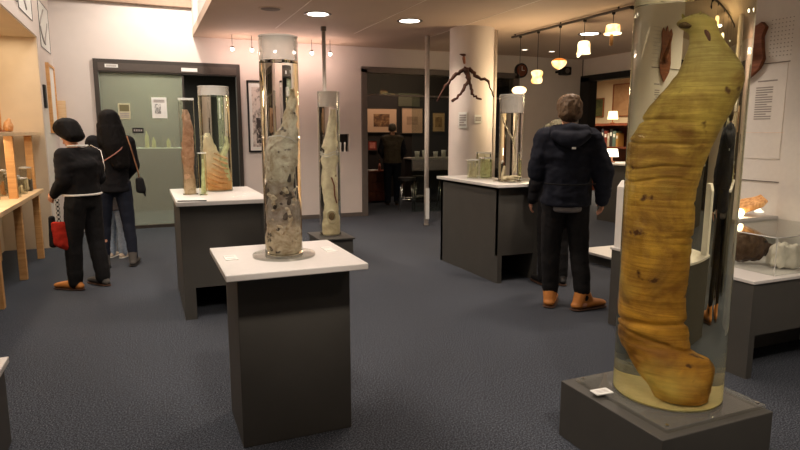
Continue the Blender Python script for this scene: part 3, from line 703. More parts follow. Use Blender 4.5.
m = MB(); m.hull([((0, 0, 0.012), .012), ((0, 0, 0.05), .008)], 6); m.hull([((0, 0, 0.05), .016), ((0.01, 0, 0.075), .012)], 6)
o = remesh(m, 'small_figure', MT['twig'], None, voxel=0.004, smooth=2, loc=(4.08, 2.80, 0.6205)); tag(o, 'small dark upright figure behind the white lump in the case', 'figurine')

# glowing shell lamp on the raised step
q = empty('shell_lamp', (4.16, 3.10, 0.885), R(-12)); tag(q, 'glowing orange shell shaped lamp on the white step behind the clear case', 'lamp')
def shell_mat():
    m, nt, out = new_mat('glowing_shell')
    v = coords(nt, (1, 1, 1)); sx = nt.nodes.new('ShaderNodeSeparateXYZ'); nt.links.new(v, sx.inputs['Vector'])
    c = ramp(nt, noise_tex(nt, coords(nt, (40, 40, 6)), 1.5, 3), [(0.35, rgb(186, 120, 62)), (0.65, rgb(226, 174, 112))])
    b = bsdf(nt, out, c, 0.5)
    nt.links.new(c, b.inputs['Emission Color'])
    b.inputs['Emission Strength'].default_value = 0.22
    return m
m = MB()
for i in range(9):
    t = i / 8 - 0.5
    m.hull([((-0.07, t * 0.04, 0.03), .018), ((0.02 + 0.02 * math.cos(t * 3), t * 0.16, 0.075 + 0.012 * (1 - 4 * t * t)), .02), ((0.085, t * 0.10, 0.115 - 0.05 * abs(t)), .012)], 7)
remesh(m, 'shell', shell_mat(), q, voxel=0.006, smooth=2).scale = (1.15, 1.15, 1.25)
MB().sphere((-0.11, -0.05, 0.032), 0.028).build('bulb', emit('shell_bulb', (1, 0.78, 0.45, 1), 14), q, smooth=True)
o = MB().lathe([(0, 0), (0.03, 0), (0.035, 0.008), (0.02, 0.016), (0.012, 0.03), (0, 0.032)], n=20).build('tealight_holder', emit('tealight', (1, 0.85, 0.62, 1), 1.6), None, (4.42, 3.2, 0.885), smooth=True); tag(o, 'tiny pale glowing light on the white step right of the shell lamp', 'lamp')

# ------------------------------------------------------------------ things on the walls at the right
def panel_text(o, x0, x1, z0, z1, n, fy, ft=0.004, hh=None, mat='print', axis='x'):
    for k in range(n):
        zz = z1 - (k + .5) * (z1 - z0) / n; h_ = hh or (z1 - z0) / n * 0.32
        xe = x1 if k % 4 != 3 else x0 + (x1 - x0) * .7
        b_ = (x0, xe, fy - ft, fy, zz - h_, zz + h_) if axis == 'x' else (fy - ft, fy, min(x0, xe), max(x0, xe), zz - h_, zz + h_)
        box_obj('text_line', b_, MT[mat], o)
# shield plaque on the partition (faces -x)
pl = empty('wall_plaque', (4.49, 3.45, 2.15)); tag(pl, 'brown wooden trophy shield hung on the white partition', 'plaque')
out = [(-0.135, 0.16), (-0.10, 0.20), (-0.04, 0.17), (0, 0.22), (0.04, 0.17), (0.10, 0.20), (0.135, 0.16), (0.11, 0.09), (0.12, 0.0), (0.135, -0.08), (0.11, -0.15), (0.05, -0.20), (0, -0.23), (-0.05, -0.20), (-0.11, -0.15), (-0.135, -0.08), (-0.12, 0.0), (-0.11, 0.09)]
MB().prism(out, -0.03, 0.01, 'yz').build('shield_board', MT['wood_mid'], pl)
m = MB(); m.hull([((-0.035, 0, -0.03), (.02, .05, .05)), ((-0.10, 0.0, 0.02), (.03, .03, .03))]); m.hull([((-0.10, 0.0, 0.02), (.03, .03, .03)), ((-0.16, 0, 0.09), .02)])
remesh(m, 'mounted_trophy', MT['wood_mid'], pl, voxel=0.006, smooth=3)
tp = box_obj('text_panel', (4.495, 4.4995, 3.13, 3.42, 1.30, 2.02), MT['white'], None); tag(tp, 'white wall text panel with small print on the partition', 'text panel')
panel_text(tp, 3.37, 3.23, 1.60, 1.86, 14, 4.495, axis='y', ft=0.002, hh=0.004); box_obj('text_line', (4.493, 4.495, 3.2, 3.36, 1.895, 1.905), MT['print'], tp)
sbox('trim_9', (4.494, 4.5, 3.02, 3.85, 2.03, 2.036), MT['grey_frame'])
sbox('trim_10', (4.494, 4.5, 3.02, 3.85, 1.50, 1.506), MT['seam'])
sbox('trim_11', (4.494, 4.5, 3.02, 3.85, 1.12, 1.126), MT['grey_frame'])
pg = MB()
for i in range(9):
    for j in range(10): pg.box(4.496, 4.5, 3.06 + i * .028, 3.066 + i * .028, 2.08 + j * .03, 2.086 + j * .03)
pgo = pg.build('peg_holes', MT['print']); tag(pgo, 'grid of small peg holes in the partition right of the shield', 'peg holes', kind='stuff')

# clock and loudspeaker on the back wall
ck = empty('wall_clock', (6.96, VB - 0.001, 2.72)); tag(ck, 'round dark clock high on the back wall right of the pillar', 'clock')
MB().cyl((0, -0.05, 0), (0, 0, 0), 0.14, n=40).build('case', MT['black'], ck, auto=True)
MB().cyl((0, -0.056, 0), (0, -0.0505, 0), 0.11, n=40).build('face', MT['wood_red'], ck, auto=True)
m = MB(); m.box(-0.006, 0.006, -0.06, -0.057, -0.01, 0.08); m.box(-0.006, 0.06, -0.06, -0.057, -0.006, 0.006); m.build('hands', MT['paper'], ck)
sp = empty('black_loudspeaker', (7.82, 10.02, 2.72)); tag(sp, 'black boxy loudspeaker on the back wall behind the pendant lamps', 'loudspeaker')
box_obj('bracket', (-0.02, 0.02, 0.0, 0.28, -0.02, 0.02), MT['black'], sp); box_obj('housing', (-0.11, 0.11, -0.08, 0.08, -0.08, 0.08), MT['black'], sp, bev=0.02)
MB().cyl((0, -0.09, 0), (0, -0.08, 0), 0.05, n=24).build('driver', MT['grey_frame'], sp)

# ------------------------------------------------------------------ ceiling fittings
for (x, y), lab in zip(DOWN_VIEW, ['round recessed ceiling light nearest the pink lit wall', 'round recessed ceiling light in front of the white pole', 'round recessed ceiling light behind the hanging lamp track']):
    q = empty('ceiling_light', (x, y, CEIL)); tag(q, lab, 'ceiling light', 'recessed ceiling lights')
    MB().lathe([(0.135, -0.004), (0.165, -0.010), (0.175, -0.002), (0.175, 0.0), (0.135, 0.0)], n=40, close=True).build('trim_ring', MT['grey_frame'], q, smooth=True)
    MB().lathe([(0, -0.003), (0.134, -0.003), (0.134, 0.0), (0, 0.0)], n=40).build('diffuser', emit('downlight_glow', (1, 0.90, 0.76, 1), 9), q)
for (x, y), lab in zip([(6.5, 9.5), (7.1, 9.5)], ['tiny ceiling spotlight near the round clock', 'tiny ceiling spotlight beside the pendant lamps']):
    q = empty('ceiling_light', (x, y, CEIL)); tag(q, lab, 'ceiling light', 'small ceiling spots')
    MB().lathe([(0.05, -0.003), (0.065, -0.008), (0.07, 0.0), (0.05, 0.0)], n=24, close=True).build('trim_ring', MT['steel'], q, smooth=True)
    MB().lathe([(0, -0.003), (0.049, -0.003), (0.049, 0.0), (0, 0.0)], n=24).build('diffuser', emit('small_spot_glow', (1, 0.85, 0.66, 1), 4), q)
q = empty('ceiling_speaker', (1.53, 7.65, CEIL)); tag(q, 'flat round grey ceiling speaker left of the recessed lights', 'speaker')
MB().lathe([(0, -0.006), (0.12, -0.006), (0.135, 0.0), (0, 0.0)], n=36).build('grille', plain('speaker_grille', rgb(120, 104, 92), 0.7), q, auto=True)
MB().lathe([(0.12, -0.008), (0.15, -0.004), (0.15, 0), (0.12, 0)], n=36, close=True).build('rim', MT['ceiling'], q, auto=True)
# small wall washers hanging near the back wall
PL = [(1.36, 'first'), (1.66, 'second'), (2.02, 'third'), (2.33, 'fourth'), (2.62, 'fifth'), (2.93, 'last')]
for i, (x, _) in enumerate(PL):
    q = empty('pendant_spot', (x, 9.85, CEIL))
    tag(q, ['small glowing pendant spot nearest the dark window frame', 'small glowing pendant spot above the framed drawing, second from the window', 'small glowing pendant spot seen through the left of the middle jar top', 'small glowing pendant spot seen through the right of the middle jar top', 'small glowing pendant spot just left of the grey pole', 'small glowing pendant spot right of the grey pole'][i], 'pendant light', 'small pendant spots along the back wall')
    MB().cyl((0, 0, -0.19), (0, 0, 0), 0.004, n=8).build('stem', MT['dark_frame'], q)
    MB().lathe([(0, -0.16), (0.022, -0.17), (0.028, -0.20), (0.024, -0.20), (0, -0.19)], n=16).build('cap', MT['steel'], q, smooth=True)
    MB().sphere((0, 0, -0.215), 0.026, 14).build('bulb', emit('pendant_bulb', (1, 0.86, 0.78, 1), 14), q, smooth=True)
    lamp_obj('pendant_spot_lamp', 'POINT', (x, 9.86, CEIL - 0.27), 3.8, PINK, shadow_soft_size=0.03)

# hanging lamp track with six skin shades
tr = empty('lamp_track', (5.36, 0, CEIL)); tag(tr, 'long dark ceiling rail carrying the glowing skin lamps', 'lamp track')
MB().box(-0.018, 0.018, 5.70, 8.18, -0.05, -0.025).build('rail', MT['dark_frame'], tr)
m = MB()
for y in (5.9, 7.0, 8.1): m.cyl((0, y, -0.03), (0, y, 0), 0.01, n=8)
m.build('rail_fixing', MT['dark_frame'], tr)
m = MB(); m.tube([(0, 5.70, -0.04), (0.05, 5.66, -0.06), (0.05, 5.62, -0.12), (0.0, 5.60, -0.14)], 0.022); m.build('end_hook', MT['black'], tr, smooth=True)
glow = emit('skin_shade_glow', (1.0, 0.74, 0.34, 1), 2.0, (1.0, 0.40, 0.08, 1), 11)
glow_w = emit('bright_shade_glow', (1.0, 0.84, 0.52, 1), 2.6, (1.0, 0.58, 0.20, 1), 9)
LAMPS = [(7.95, 2.15, 'ball', 0.105, 0.11, 'round white glowing lamp lowest on the track, above the forked strand jar'),
         (7.50, 2.31, 'hour', 0.085, 0.19, 'waisted yellow glowing lamp second lowest on the track'),
         (7.0, 2.44, 'drop', 0.10, 0.14, 'heart shaped glowing lamp with orange top in mid track'),
         (6.50, 2.60, 'bell', 0.085, 0.17, 'tall bell shaped white glowing lamp on the track'),
         (5.98, 2.75, 'tail', 0.08, 0.12, 'short glowing lamp with dangling brown tail nearest the giant jar')]
for (y, z, shp, r_, h_, lab) in LAMPS:
    q = empty('pendant_lamp', (5.36, y, CEIL)); tag(q, lab, 'pendant lamp', 'glowing skin lamps on the ceiling track')
    zz = z - CEIL
    prof = {'ball': [(0.3, 1), (0.75, .8), (1, .2), (1, -.3), (0.8, -.8), (0.35, -1)], 'hour': [(0.6, 1), (1, .75), (0.92, .3), (0.78, 0), (0.95, -.45), (0.85, -.85), (0.5, -1)],
            'drop': [(0.6, 1), (0.9, .7), (1, .25), (0.85, -.3), (0.45, -.75), (0.12, -1)], 'bell': [(0.3, 1), (0.75, .85), (0.92, .4), (0.92, -.2), (0.95, -.7), (1.05, -.95)], 'tail': [(0.55, 1), (0.9, .85), (1, .3), (1, -.4), (0.85, -.9), (0.6, -1)]}[shp]
    m = MB(); m.lathe([(0, h_ / 2 * prof[0][1])] + [(a * r_, h_ * b_ / 2 * 1.0) for a, b_ in catmull(prof, 4)] + [(0, h_ / 2 * prof[-1][1] * 0.9)], n=28)
    for v in m.bm.verts:
        k = 1 + 0.10 * nz(v.co + Vector((y, 0, 0)), 13); v.co.x *= k; v.co.y *= k
        v.co.z *= 1.0
    m.build('shade', glow_w if shp in ('ball', 'bell') else glow, q, (0, 0, zz), smooth=True)
    if shp == 'drop': MB().lathe([(0, .076), (0.05, .078), (0.085, .06), (0.098, .045), (0.09, .04)], n=24).build('orange_rim', emit('orange_rim_glow', (1, 0.28, 0.05, 1), 0.8), q, (0, 0, zz), smooth=True)
    if shp == 'bell': MB().hull([((-0.07, -0.02, -0.07), .025), ((-0.10, -0.02, -0.115), .018)]).build('hanging_flap', glow_w, q, (0, 0, zz), smooth=True)
    if shp == 'tail':
        MB().lathe([(0, -0.062), (0.10, -0.06), (0.105, -0.045), (0, -0.04)], n=24).build('glowing_rim', glow_w, q, (0, 0, zz), smooth=True)
        MB().hull([((-0.03, -0.02, -0.08), .02), ((-0.035, -0.02, -0.18), .022)]).build('tail', MT['wood'], q, (0, 0, zz), smooth=True)
    MB().cyl((0, 0, zz + h_ / 2 - 0.005), (0, 0, -0.05), 0.004, n=8).build('cord', MT['black'], q)
    MB().cyl((0, 0, -0.075), (0, 0, -0.045), 0.022, n=12).build('track_adapter', MT['black'], q)
lamp_obj('track_lamp', 'POINT', (5.1, 7.2, 2.0), 34, (1, 0.75, 0.45), shadow_soft_size=0.12)

# ------------------------------------------------------------------ stick man on the pillar
def line(a, b, n=5, j=0.012):
    a, b = Vector(a), Vector(b)
    return [a + (b - a) * i / n + Vector((random.uniform(-j, j), random.uniform(-j, j) * .5, random.uniform(-j, j))) * (1 if 0 < i < n else 0) for i in range(n + 1)]
sm = empty('branch_figure', (4.24, 7.58, 2.30), R(-23)); tag(sm, 'dark twisted branch figure with spread arms hung on the pillar', 'branch figure')
MB().tube(line((-0.02, 0, 0.10), (0.03, 0, -0.08), 6), [0.045, 0.05, 0.04, 0.035, 0.04, 0.03, 0.025]).build('torso', MT['twig'], sm, smooth=True)
MB().hull([((-0.05, 0, 0.23), (0.022, 0.022, 0.035)), ((-0.04, 0, 0.17), 0.018)]).build('head', MT['wood_mid'], sm, smooth=True)
MB().hull([((-0.10, 0, 0.285), (0.012, .012, .008)), ((-0.05, 0, 0.275), (0.03, .03, .02))]).build('cap', MT['twig'], sm, smooth=True)
MB().tube(line((-0.02, 0, 0.11), (-0.19, -0.01, -0.02)) + line((-0.19, -0.01, -0.02), (-0.31, 0, -0.15))[1:] + line((-0.31, 0, -0.15), (-0.42, 0.01, -0.36))[1:], [0.026] * 6 + [0.02] * 5 + [0.012] * 5).build('arm', MT['twig'], sm, smooth=True)
MB().tube(line((0.02, 0, 0.10), (0.14, -0.01, -0.02)) + line((0.14, -0.01, -0.02), (0.30, 0, -0.08))[1:] + line((0.30, 0, -0.08), (0.38, 0, -0.3))[1:], [0.026] * 6 + [0.02] * 5 + [0.010] * 5).build('arm', MT['twig'], sm, smooth=True)
MB().tube(line((0.02, 0, -0.06), (-0.05, -0.02, -0.20)) + line((-0.05, -0.02, -0.20), (-0.17, -0.01, -0.33))[1:], [0.024] * 6 + [0.018] * 5).build('leg', MT['twig'], sm, smooth=True)
MB().tube(line((0.03, 0, -0.06), (0.07, -0.02, -0.26)) + line((0.07, -0.02, -0.26), (0.16, -0.01, -0.32))[1:], [0.022] * 6 + [0.016] * 5).build('leg', MT['twig'], sm, smooth=True)
MB().hull([((-0.17, -0.01, -0.33), .02), ((-0.20, -0.03, -0.35), .022)]).build('foot', MT['twig'], sm, smooth=True)
MB().hull([((0.16, -0.01, -0.32), .014), ((0.20, -0.02, -0.33), .012)]).build('foot', MT['twig'], sm, smooth=True)
MB().cyl((-0.02, 0.0, 0.1), (0.02, 0.17, 0.1), 0.008, n=8).build('wall_pin', MT['steel'], sm)
for (ang, hw, z0, z1, lab, n) in [(-20, .065, 1.57, 1.80, 'white text sheet on the round pillar under the branch figure', 5), (19, .055, 1.64, 1.76, 'small caption on the round pillar right of the text sheet', 3)]:
    a_ = R(ang) - math.atan2(4.53, 7.97)
    o = box_obj('caption_sheet', (-hw, hw, -0.333, -0.3265, z0, z1), MT['paper'], None, loc=(4.53, 7.97, 0), rz=a_); tag(o, lab, 'caption'); panel_text(o, -hw + .015, hw - .015, z0 + .03, z1 - .03, n, -0.333)

# ------------------------------------------------------------------ back wall: framed drawing, figurines in the recess, window notices
q = empty('framed_drawing', (1.86, VB, 1.77)); tag(q, 'tall black framed drawing on the wall behind the middle jar', 'picture')
m = MB(); a_, b_ = 0.235, 0.59
m.box(-a_, a_, -0.03, -0.002, b_ - .03, b_); m.box(-a_, a_, -0.03, -0.002, -b_, -b_ + .03); m.box(-a_, -a_ + .025, -0.03, -0.002, -b_ + .03, b_ - .03); m.box(a_ - .025, a_, -0.03, -0.002, -b_ + .03, b_ - .03)
m.build('frame', MT['black'], q)
box_obj('mat_board', (-a_ + .025, a_ - .025, -0.014, -0.003, -b_ + .03, b_ - .03), MT['paper'], q)
def sketch_mat(name, pale, dark, sc, th):
    m, nt, out = new_mat(name)
    n = noise_tex(nt, coords(nt, (1.4, 1, 1)), sc, 6, 0.7, 0.6)
    bsdf(nt, out, ramp(nt, n, [(th, dark), (th + 0.12, pale)]), 0.8)
    return m
box_obj('drawing', (-0.16, 0.16, -0.016, -0.0142, -0.50, 0.48), sketch_mat('drawing_print', rgb(214, 204, 196), rgb(120, 112, 106), 9, 0.40), q)
box_obj('drawn_figures', (-0.10, 0.13, -0.018, -0.0162, -0.44, -0.02), sketch_mat('drawing_dark', rgb(190, 180, 172), rgb(60, 54, 52), 14, 0.50), q)

for k, (x, lab) in enumerate([(3.15, 'small white figurine in the wall recess, left of three'), (3.24, 'small white figurine in the middle of the wall recess'), (3.32, 'small white figurine in the wall recess, right of three')]):
    o = MB().lathe([(0, 0), (0.018, 0), (0.016, 0.02), (0.010, 0.05), (0.013, 0.10), (0.018, 0.145), (0.012, 0.165), (0, 0.17)], n=16).build('figurine', MT['white'], None, (x, VB + 0.05, 1.17), smooth=True); tag(o, lab, 'figurine', 'white figurines in the wall recess')

def notice(name, x0, x1, z0, z1, label, bg_, y=VB - 0.004, cat='notice'):
    o = box_obj(name, (x0, x1, y, y + 0.003, z0, z1), bg_, None); tag(o, label, cat); return o
o = notice('paper_notice', 0.16, 0.38, 1.73, 2.05, 'white paper sheet with a sketch taped to the frosted window', MT['paper'])
box_obj('sketch', (0.20, 0.29, VB - 0.007, VB - 0.004, 1.80, 1.95), sketch_mat('sheet_sketch', rgb(215, 215, 210), rgb(130, 130, 128), 22, 0.46), o); panel_text(o, 0.19, 0.35, 1.97, 2.02, 2, VB - 0.004)
o = notice('paper_notice', -0.32, -0.15, 1.71, 1.95, 'cream card with dark olive heading on the frosted window by the long haired woman', plain('cream_card', rgb(196, 190, 160), 0.8))
box_obj('heading', (-0.30, -0.165, VB - 0.007, VB - 0.004, 1.83, 1.93), plain('olive_ink', rgb(112, 106, 74), 0.8), o); panel_text(o, -0.30, -0.17, 1.73, 1.81, 3, VB - 0.004)
o = notice('window_label', -0.14, 0.02, 1.50, 1.58, 'small black label with pale lettering on the frosted window', MT['black'], cat='label')
for k in range(4): box_obj('letter', (-0.12 + k * .033, -0.10 + k * .033, VB - 0.007, VB - 0.004, 1.525, 1.558), MT['print'], o)
o = notice('header_mark', -0.46, -0.28, 2.475, 2.525, 'small white label on the dark window header', MT['paper'], y=VB - 0.068, cat='label'); panel_text(o, -0.44, -0.3, 2.485, 2.515, 2, VB - 0.068, 0.002)
o = notice('header_mark', 0.62, 0.86, 2.455, 2.51, 'pale painted reflection at the middle of the dark window header', MT['paper'], y=VB - 0.068, cat='label')  # pale strip painted for a reflection on the header
# shelf of bottles just behind the frosted pane
sh = box_obj('glass_shelf', (-0.1, 0.6, VB + 0.03, VB + 0.22, 1.255, 1.27), MT['white'], None); tag(sh, 'narrow shelf of bottles seen through the frosted window', 'shelf')
olive = plain('olive_bottle', rgb(176, 168, 96), 0.4); dbot = plain('dark_bottle', rgb(60, 58, 44), 0.4)
for k, (x, h_, mt_, lab) in enumerate([(0.06, 0.29, olive, 'yellow green bottle, tallest behind the frosted window'), (0.16, 0.18, olive, 'short olive bottle right of the tall yellow one behind the frosted window'), (0.28, 0.17, dbot, 'dark bottle in the middle of the shelf behind the frosted window'), (0.38, 0.16, olive, 'olive bottle between two dark ones behind the frosted window'), (0.47, 0.19, dbot, 'dark bottle rightmost on the shelf behind the frosted window')]):
    o = empty('bottle', (x, VB + 0.09, 1.2705)); tag(o, lab, 'bottle', 'bottles behind the frosted window')
    MB().lathe([(0, 0), (0.028, 0), (0.030, 0.01), (0.030, h_ * .6), (0.012, h_ * .75), (0.012, h_ * .9), (0, h_ * .9)], n=18).build('bottle_body', mt_, o, smooth=True)
    MB().cyl((0, 0, h_ * .9), (0, 0, h_), 0.014, n=14).build('stopper', MT['black'], o)
# small wooden box on the end wall
o = box_obj('wooden_box', (-1.148, -1.02, VB - 0.08, VB - 0.002, 1.66, 1.97), MT['wood_pale'], None, bev=0.004); tag(o, 'small pale wooden box on the wall corner above the short haired woman', 'box')

# ------------------------------------------------------------------ left wall: pictures, line drawings, alcove furniture
q = empty('framed_mirror', (-1.15, 0, 0)); tag(q, 'tall narrow mirror in a light wooden frame on the left end wall', 'mirror')
m = MB(); y0, y1, z0, z1 = 9.50, 10.22, 1.50, 2.44
m.box(0, 0.04, y0, y0 + .07, z0, z1); m.box(0, 0.03, y1 - .03, y1, z0, z1); m.box(0, 0.03, y0 + .07, y1 - .03, z1 - .03, z1); m.box(0, 0.03, y0 + .07, y1 - .03, z0, z0 + .03)
m.build('frame', MT['wood'], q); box_obj('mirror_pane', (0, 0.012, y0 + .07, y1 - .03, z0 + .03, z1 - .03), MT['white'], q)
o = box_obj('dark_wall_object', (-1.15, -1.12, 9.08, 9.20, 1.82, 2.12), MT['black'], None, bev=0.008); o.name = 'framed_photo'; tag(o, 'narrow black frame beside the alcove edge on the left wall', 'picture')
# frieze line drawings
def drawing(name, y0, y1, z0, z1, label, seed):
    rnd = random.Random(seed)
    o = empty(name, (-1.149, 0, 0)); tag(o, label, 'drawing')
    box_obj('sheet', (0, 0.004, y0, y1, z0, z1), MT['paper'], o)
    m = MB()
    for (a, b_) in [((y0, z0), (y1, z0)), ((y0, z1), (y1, z1)), ((y0, z0), (y0, z1)), ((y1, z0), (y1, z1))]: m.cyl((0.006, a[0], a[1]), (0.006, b_[0], b_[1]), 0.0035, n=6)
    m.build('border', MT['dark_frame'], o)
    m = MB(); yc = (y0 + y1) / 2; hh = z1 - z0
    pts = [(0.006, y0 + (y1 - y0) * (0.3 + 0.25 * math.sin(t * 4 + seed)), z0 + hh * (0.12 + 0.75 * t)) for t in [i / 10 for i in range(11)]]
    m.tube(pts, 0.012, 6)
    pts = [(0.006, y0 + (y1 - y0) * (0.62 + 0.18 * math.cos(t * 3 + seed)), z0 + hh * (0.1 + 0.55 * t)) for t in [i / 10 for i in range(11)]]
    m.tube(pts, 0.010, 6)
    m.build('ink_strokes', MT['print'], o, smooth=True)
drawing('wall_drawing', 6.75, 7.75, 2.88, 3.45, 'line drawing panel on the frieze nearest the photo edge', 1)
drawing('wall_drawing', 7.80, 8.70, 2.84, 3.45, 'line drawing panel over the far end of the alcove', 2)
drawing('wall_drawing', 9.25, 10.15, 2.62, 3.22, 'line drawing panel above the wooden framed mirror', 3)

t = empty('display_table', (-1.45, 0, 0)); tag(t, 'long wooden display table in the left alcove with square legs', 'table')
box_obj('table_top', (-0.25, 0.29, 4.2, 8.5, 0.78, 0.825), MT['wood_pale'], t, bev=0.004)
for y in (4.85, 5.96, 7.1, 8.25):
    box_obj('leg', (0.20, 0.27, y - 0.035, y + 0.035, 0, 0.78), MT['wood'], t, bev=0.004)
    box_obj('leg', (-0.24, -0.17, y - 0.035, y + 0.035, 0, 0.78), MT['wood'], t, bev=0.004)
box_obj('back_panel', (-0.10, -0.08, 4.3, 6.9, 0.25, 0.72), MT['wood_mid'], t)
s = empty('alcove_shelf', (-1.45, 0, 0)); tag(s, 'wooden shelf unit on posts above the alcove table with a glowing underside', 'shelf')
box_obj('shelf_board', (-0.27, 0.26, 4.2, 8.92, 1.47, 1.51), MT['wood_pale'], s, bev=0.003)
for y in (5.9, 7.3, 8.45):
    box_obj('post', (0.14, 0.22, y - 0.03, y + 0.03, 0.826, 1.47), MT['wood'], s, bev=0.003)
box_obj('upper_post', (0.0, 0.09, 6.9, 6.98, 1.51, 2.68), MT['wood'], s, bev=0.003)
box_obj('light_strip', (0.05, 0.11, 4.4, 7.2, 1.45, 1.469), emit('strip_glow', (1, 0.82, 0.6, 1), 7), s)
lamp_obj('alcove_lamp', 'AREA', (-1.4, 6.4, 1.43), 9, (1, 0.82, 0.6), rot=(0, 0, 0), shape='RECTANGLE', size=0.2, size_y=3.6)
lamp_obj('alcove_top_lamp', 'AREA', (-1.42, 7.0, 2.66), 16, (1, 0.80, 0.58), rot=(0, 0, 0), shape='RECTANGLE', size=0.3, size_y=3.6)
amber = plain('amber_thing', rgb(186, 132, 78), 0.6, bump=0.2); ivory = plain('ivory_thing', rgb(226, 208, 170), 0.6)
ITEMS = [(7.20, 'small clear jar with amber piece nearest the photo edge on the alcove table'), (7.40, 'small clear jar, second from the photo edge on the alcove table'), (7.60, 'small clear jar with amber piece, third from the photo edge on the alcove table'), (7.78, 'small clear jar, fourth from the photo edge on the alcove table'), (7.96, 'small clear jar with amber piece, second from the far end of the alcove table'), (8.14, 'small clear jar nearest the far end of the alcove table')]
for i, (y, lab) in enumerate(ITEMS):
    h_ = 0.17 + 0.05 * ((i * 7) % 3); r_ = 0.05 + 0.012 * (i % 2); x = -1.42 + 0.14 * (i % 2)
    q = empty('small_glass_jar', (x, y, 0.826)); tag(q, lab, 'jar', 'small clear jars on the alcove table')
    MB().lathe([(0, 0.002), (r_, 0.002), (r_, h_), (r_ - .004, h_), (r_ - .004, 0.008), (0, 0.008)], n=24).build('glass_body', MT['acrylic'], q, auto=True)
    MB().lathe([(0, h_), (r_ + .003, h_), (r_ + .003, h_ + .012), (0.012, h_ + .02), (0, h_ + .02)], n=24).build('lid', MT['edge_acrylic'], q, auto=True)
    m = MB(); m.hull([((0, 0, 0.035), .022), ((0.008, 0, h_ * .55), .014)]); m.hull([((0.01, 0.01, 0.03), .02), ((-0.014, 0.006, h_ * .4), .016)])
    o = remesh(m, 'preserved_specimen', amber if i % 2 == 0 else ivory, None, voxel=0.005, smooth=3, loc=(x, y, 0.826)); tag(o, lab.replace('small clear jar with amber piece,', 'amber piece in the jar').replace('small clear jar with amber piece', 'amber piece in the jar').replace('small clear jar,', 'ivory piece in the jar').replace('small clear jar', 'ivory piece in the jar'), 'specimen')
m = MB(); m.hull([((0, 0, 0.05), (.05, .09, .05)), ((0, 0.05, 0.10), (.03, .04, .05))]); m.hull([((0, -0.09, 0.03), .03), ((0, 0.1, 0.03), .03)])
o = remesh(m, 'carved_lump', amber, None, voxel=0.007, smooth=4, loc=(-1.34, 7.75, 1.514), disp=lambda c, n: 0.008 * nz(c, 25)); tag(o, 'brown lumpy carving on the alcove shelf', 'carving')
o = empty('bone_stick', (-1.34, 7.35, 1.511)); tag(o, 'thin upright stick on the alcove shelf beside the carving', 'stick')
MB().cyl((0, 0, 0.02), (0.01, 0.02, 0.34), 0.012, 0.006, n=10).build('stick', MT['wood'], o, smooth=True); MB().cyl((0, 0, 0), (0, 0, 0.02), 0.04, n=20).build('foot', MT['wood_mid'], o)
o = box_obj('caption_block', (-1.30, -1.24, 8.20, 8.30, 0.826, 0.96), MT['grey_frame'], None, bev=0.004); tag(o, 'grey caption block at the far end of the alcove table', 'sign block')

# ------------------------------------------------------------------ dark back room contents
lamp_obj('room_lamp', 'AREA', (5.2, 12.3, 2.9), 16, (1.0, 0.72, 0.52), rot=(R(25), 0, 0), shape='RECTANGLE', size=2.2, size_y=0.5)
def painting_mat(name, cols, sc):
    m, nt, out = new_mat(name); n = noise_tex(nt, coords(nt, (1, 1, 1.6)), sc, 4, 0.6, 0.5)
    bsdf(nt, out, ramp(nt, n, [(0.3 + 0.4 * i / (len(cols) - 1), c) for i, c in enumerate(cols)]), 0.6); return m
def framed(name, x0, x1, z0, z1, y, label, inset, matc, art, fr='dark_frame', parts=None):
    q = empty(name, ((x0 + x1) / 2, y, (z0 + z1) / 2)); tag(q, label, 'picture'); a_, b_ = (x1 - x0) / 2, (z1 - z0) / 2
    m = MB(); f = 0.02
    m.box(-a_, a_, -.025, 0, b_ - f, b_); m.box(-a_, a_, -.025, 0, -b_, -b_ + f); m.box(-a_, -a_ + f, -.025, 0, -b_ + f, b_ - f); m.box(a_ - f, a_, -.025, 0, -b_ + f, b_ - f)
    m.build('frame', MT[fr], q)
    box_obj('mat_board', (-a_ + f, a_ - f, -.012, 0, -b_ + f, b_ - f), matc, q)
    if art: box_obj('artwork', (-a_ * inset[0], a_ * inset[0], -.016, -.0122, -b_ * inset[1], b_ * inset[1]), art, q)
    return q
cream = plain('cream_mat', rgb(206, 170, 140), 0.8, var=0.02)
q = framed('framed_picture', 4.73, 5.52, 1.50, 2.08, 13.18, 'framed landscape print with wide pale mat in the dark room, left of the two', (0.5, 0.5), cream, painting_mat('landscape_art', [rgb(52, 34, 26), rgb(120, 84, 56), rgb(176, 136, 92)], 7))
q = framed('framed_picture', 5.62, 6.19, 1.48, 2.10, 13.18, 'framed pale print in the dark room, right of the landscape', (0.5, 0.3), cream, painting_mat('pale_art', [rgb(150, 120, 96), rgb(190, 156, 128)], 6))
m = MB(); m.lathe([(0.0, 0), (0.035, 0), (0.012, 0.02), (0.008, 0.10), (0.03, 0.13), (0.03, 0.16), (0, 0.17)], n=14)
q2 = framed('framed_picture', 6.42, 6.78, 1.52, 2.0, 13.18, 'yellowish framed print in the dark room beside the pillar', (0.5, 0.5), plain('yellow_mat', rgb(206, 172, 120), 0.8), painting_mat('yellow_art', [rgb(120, 90, 50), rgb(190, 150, 90)], 8))
framed('framed_picture', 4.77, 5.02, 1.09, 1.34, 13.18, 'small red framed picture low in the dark room', (0.55, 0.55), plain('red_mat', rgb(150, 60, 50), 0.7), painting_mat('red_art', [rgb(190, 90, 80), rgb(220, 150, 130)], 12))
c_ = empty('side_cabinet', (4.62, 12.35, 0)); tag(c_, 'red brown wooden cabinet beside the man in the vest', 'cabinet')
box_obj('carcass', (-0.30, 0.30, -0.2, 0.2, 0.03, 0.66), MT['wood_red'], c_, bev=0.005); box_obj('top', (-0.32, 0.32, -0.22, 0.22, 0.66, 0.69), MT['wood_red'], c_, bev=0.004)
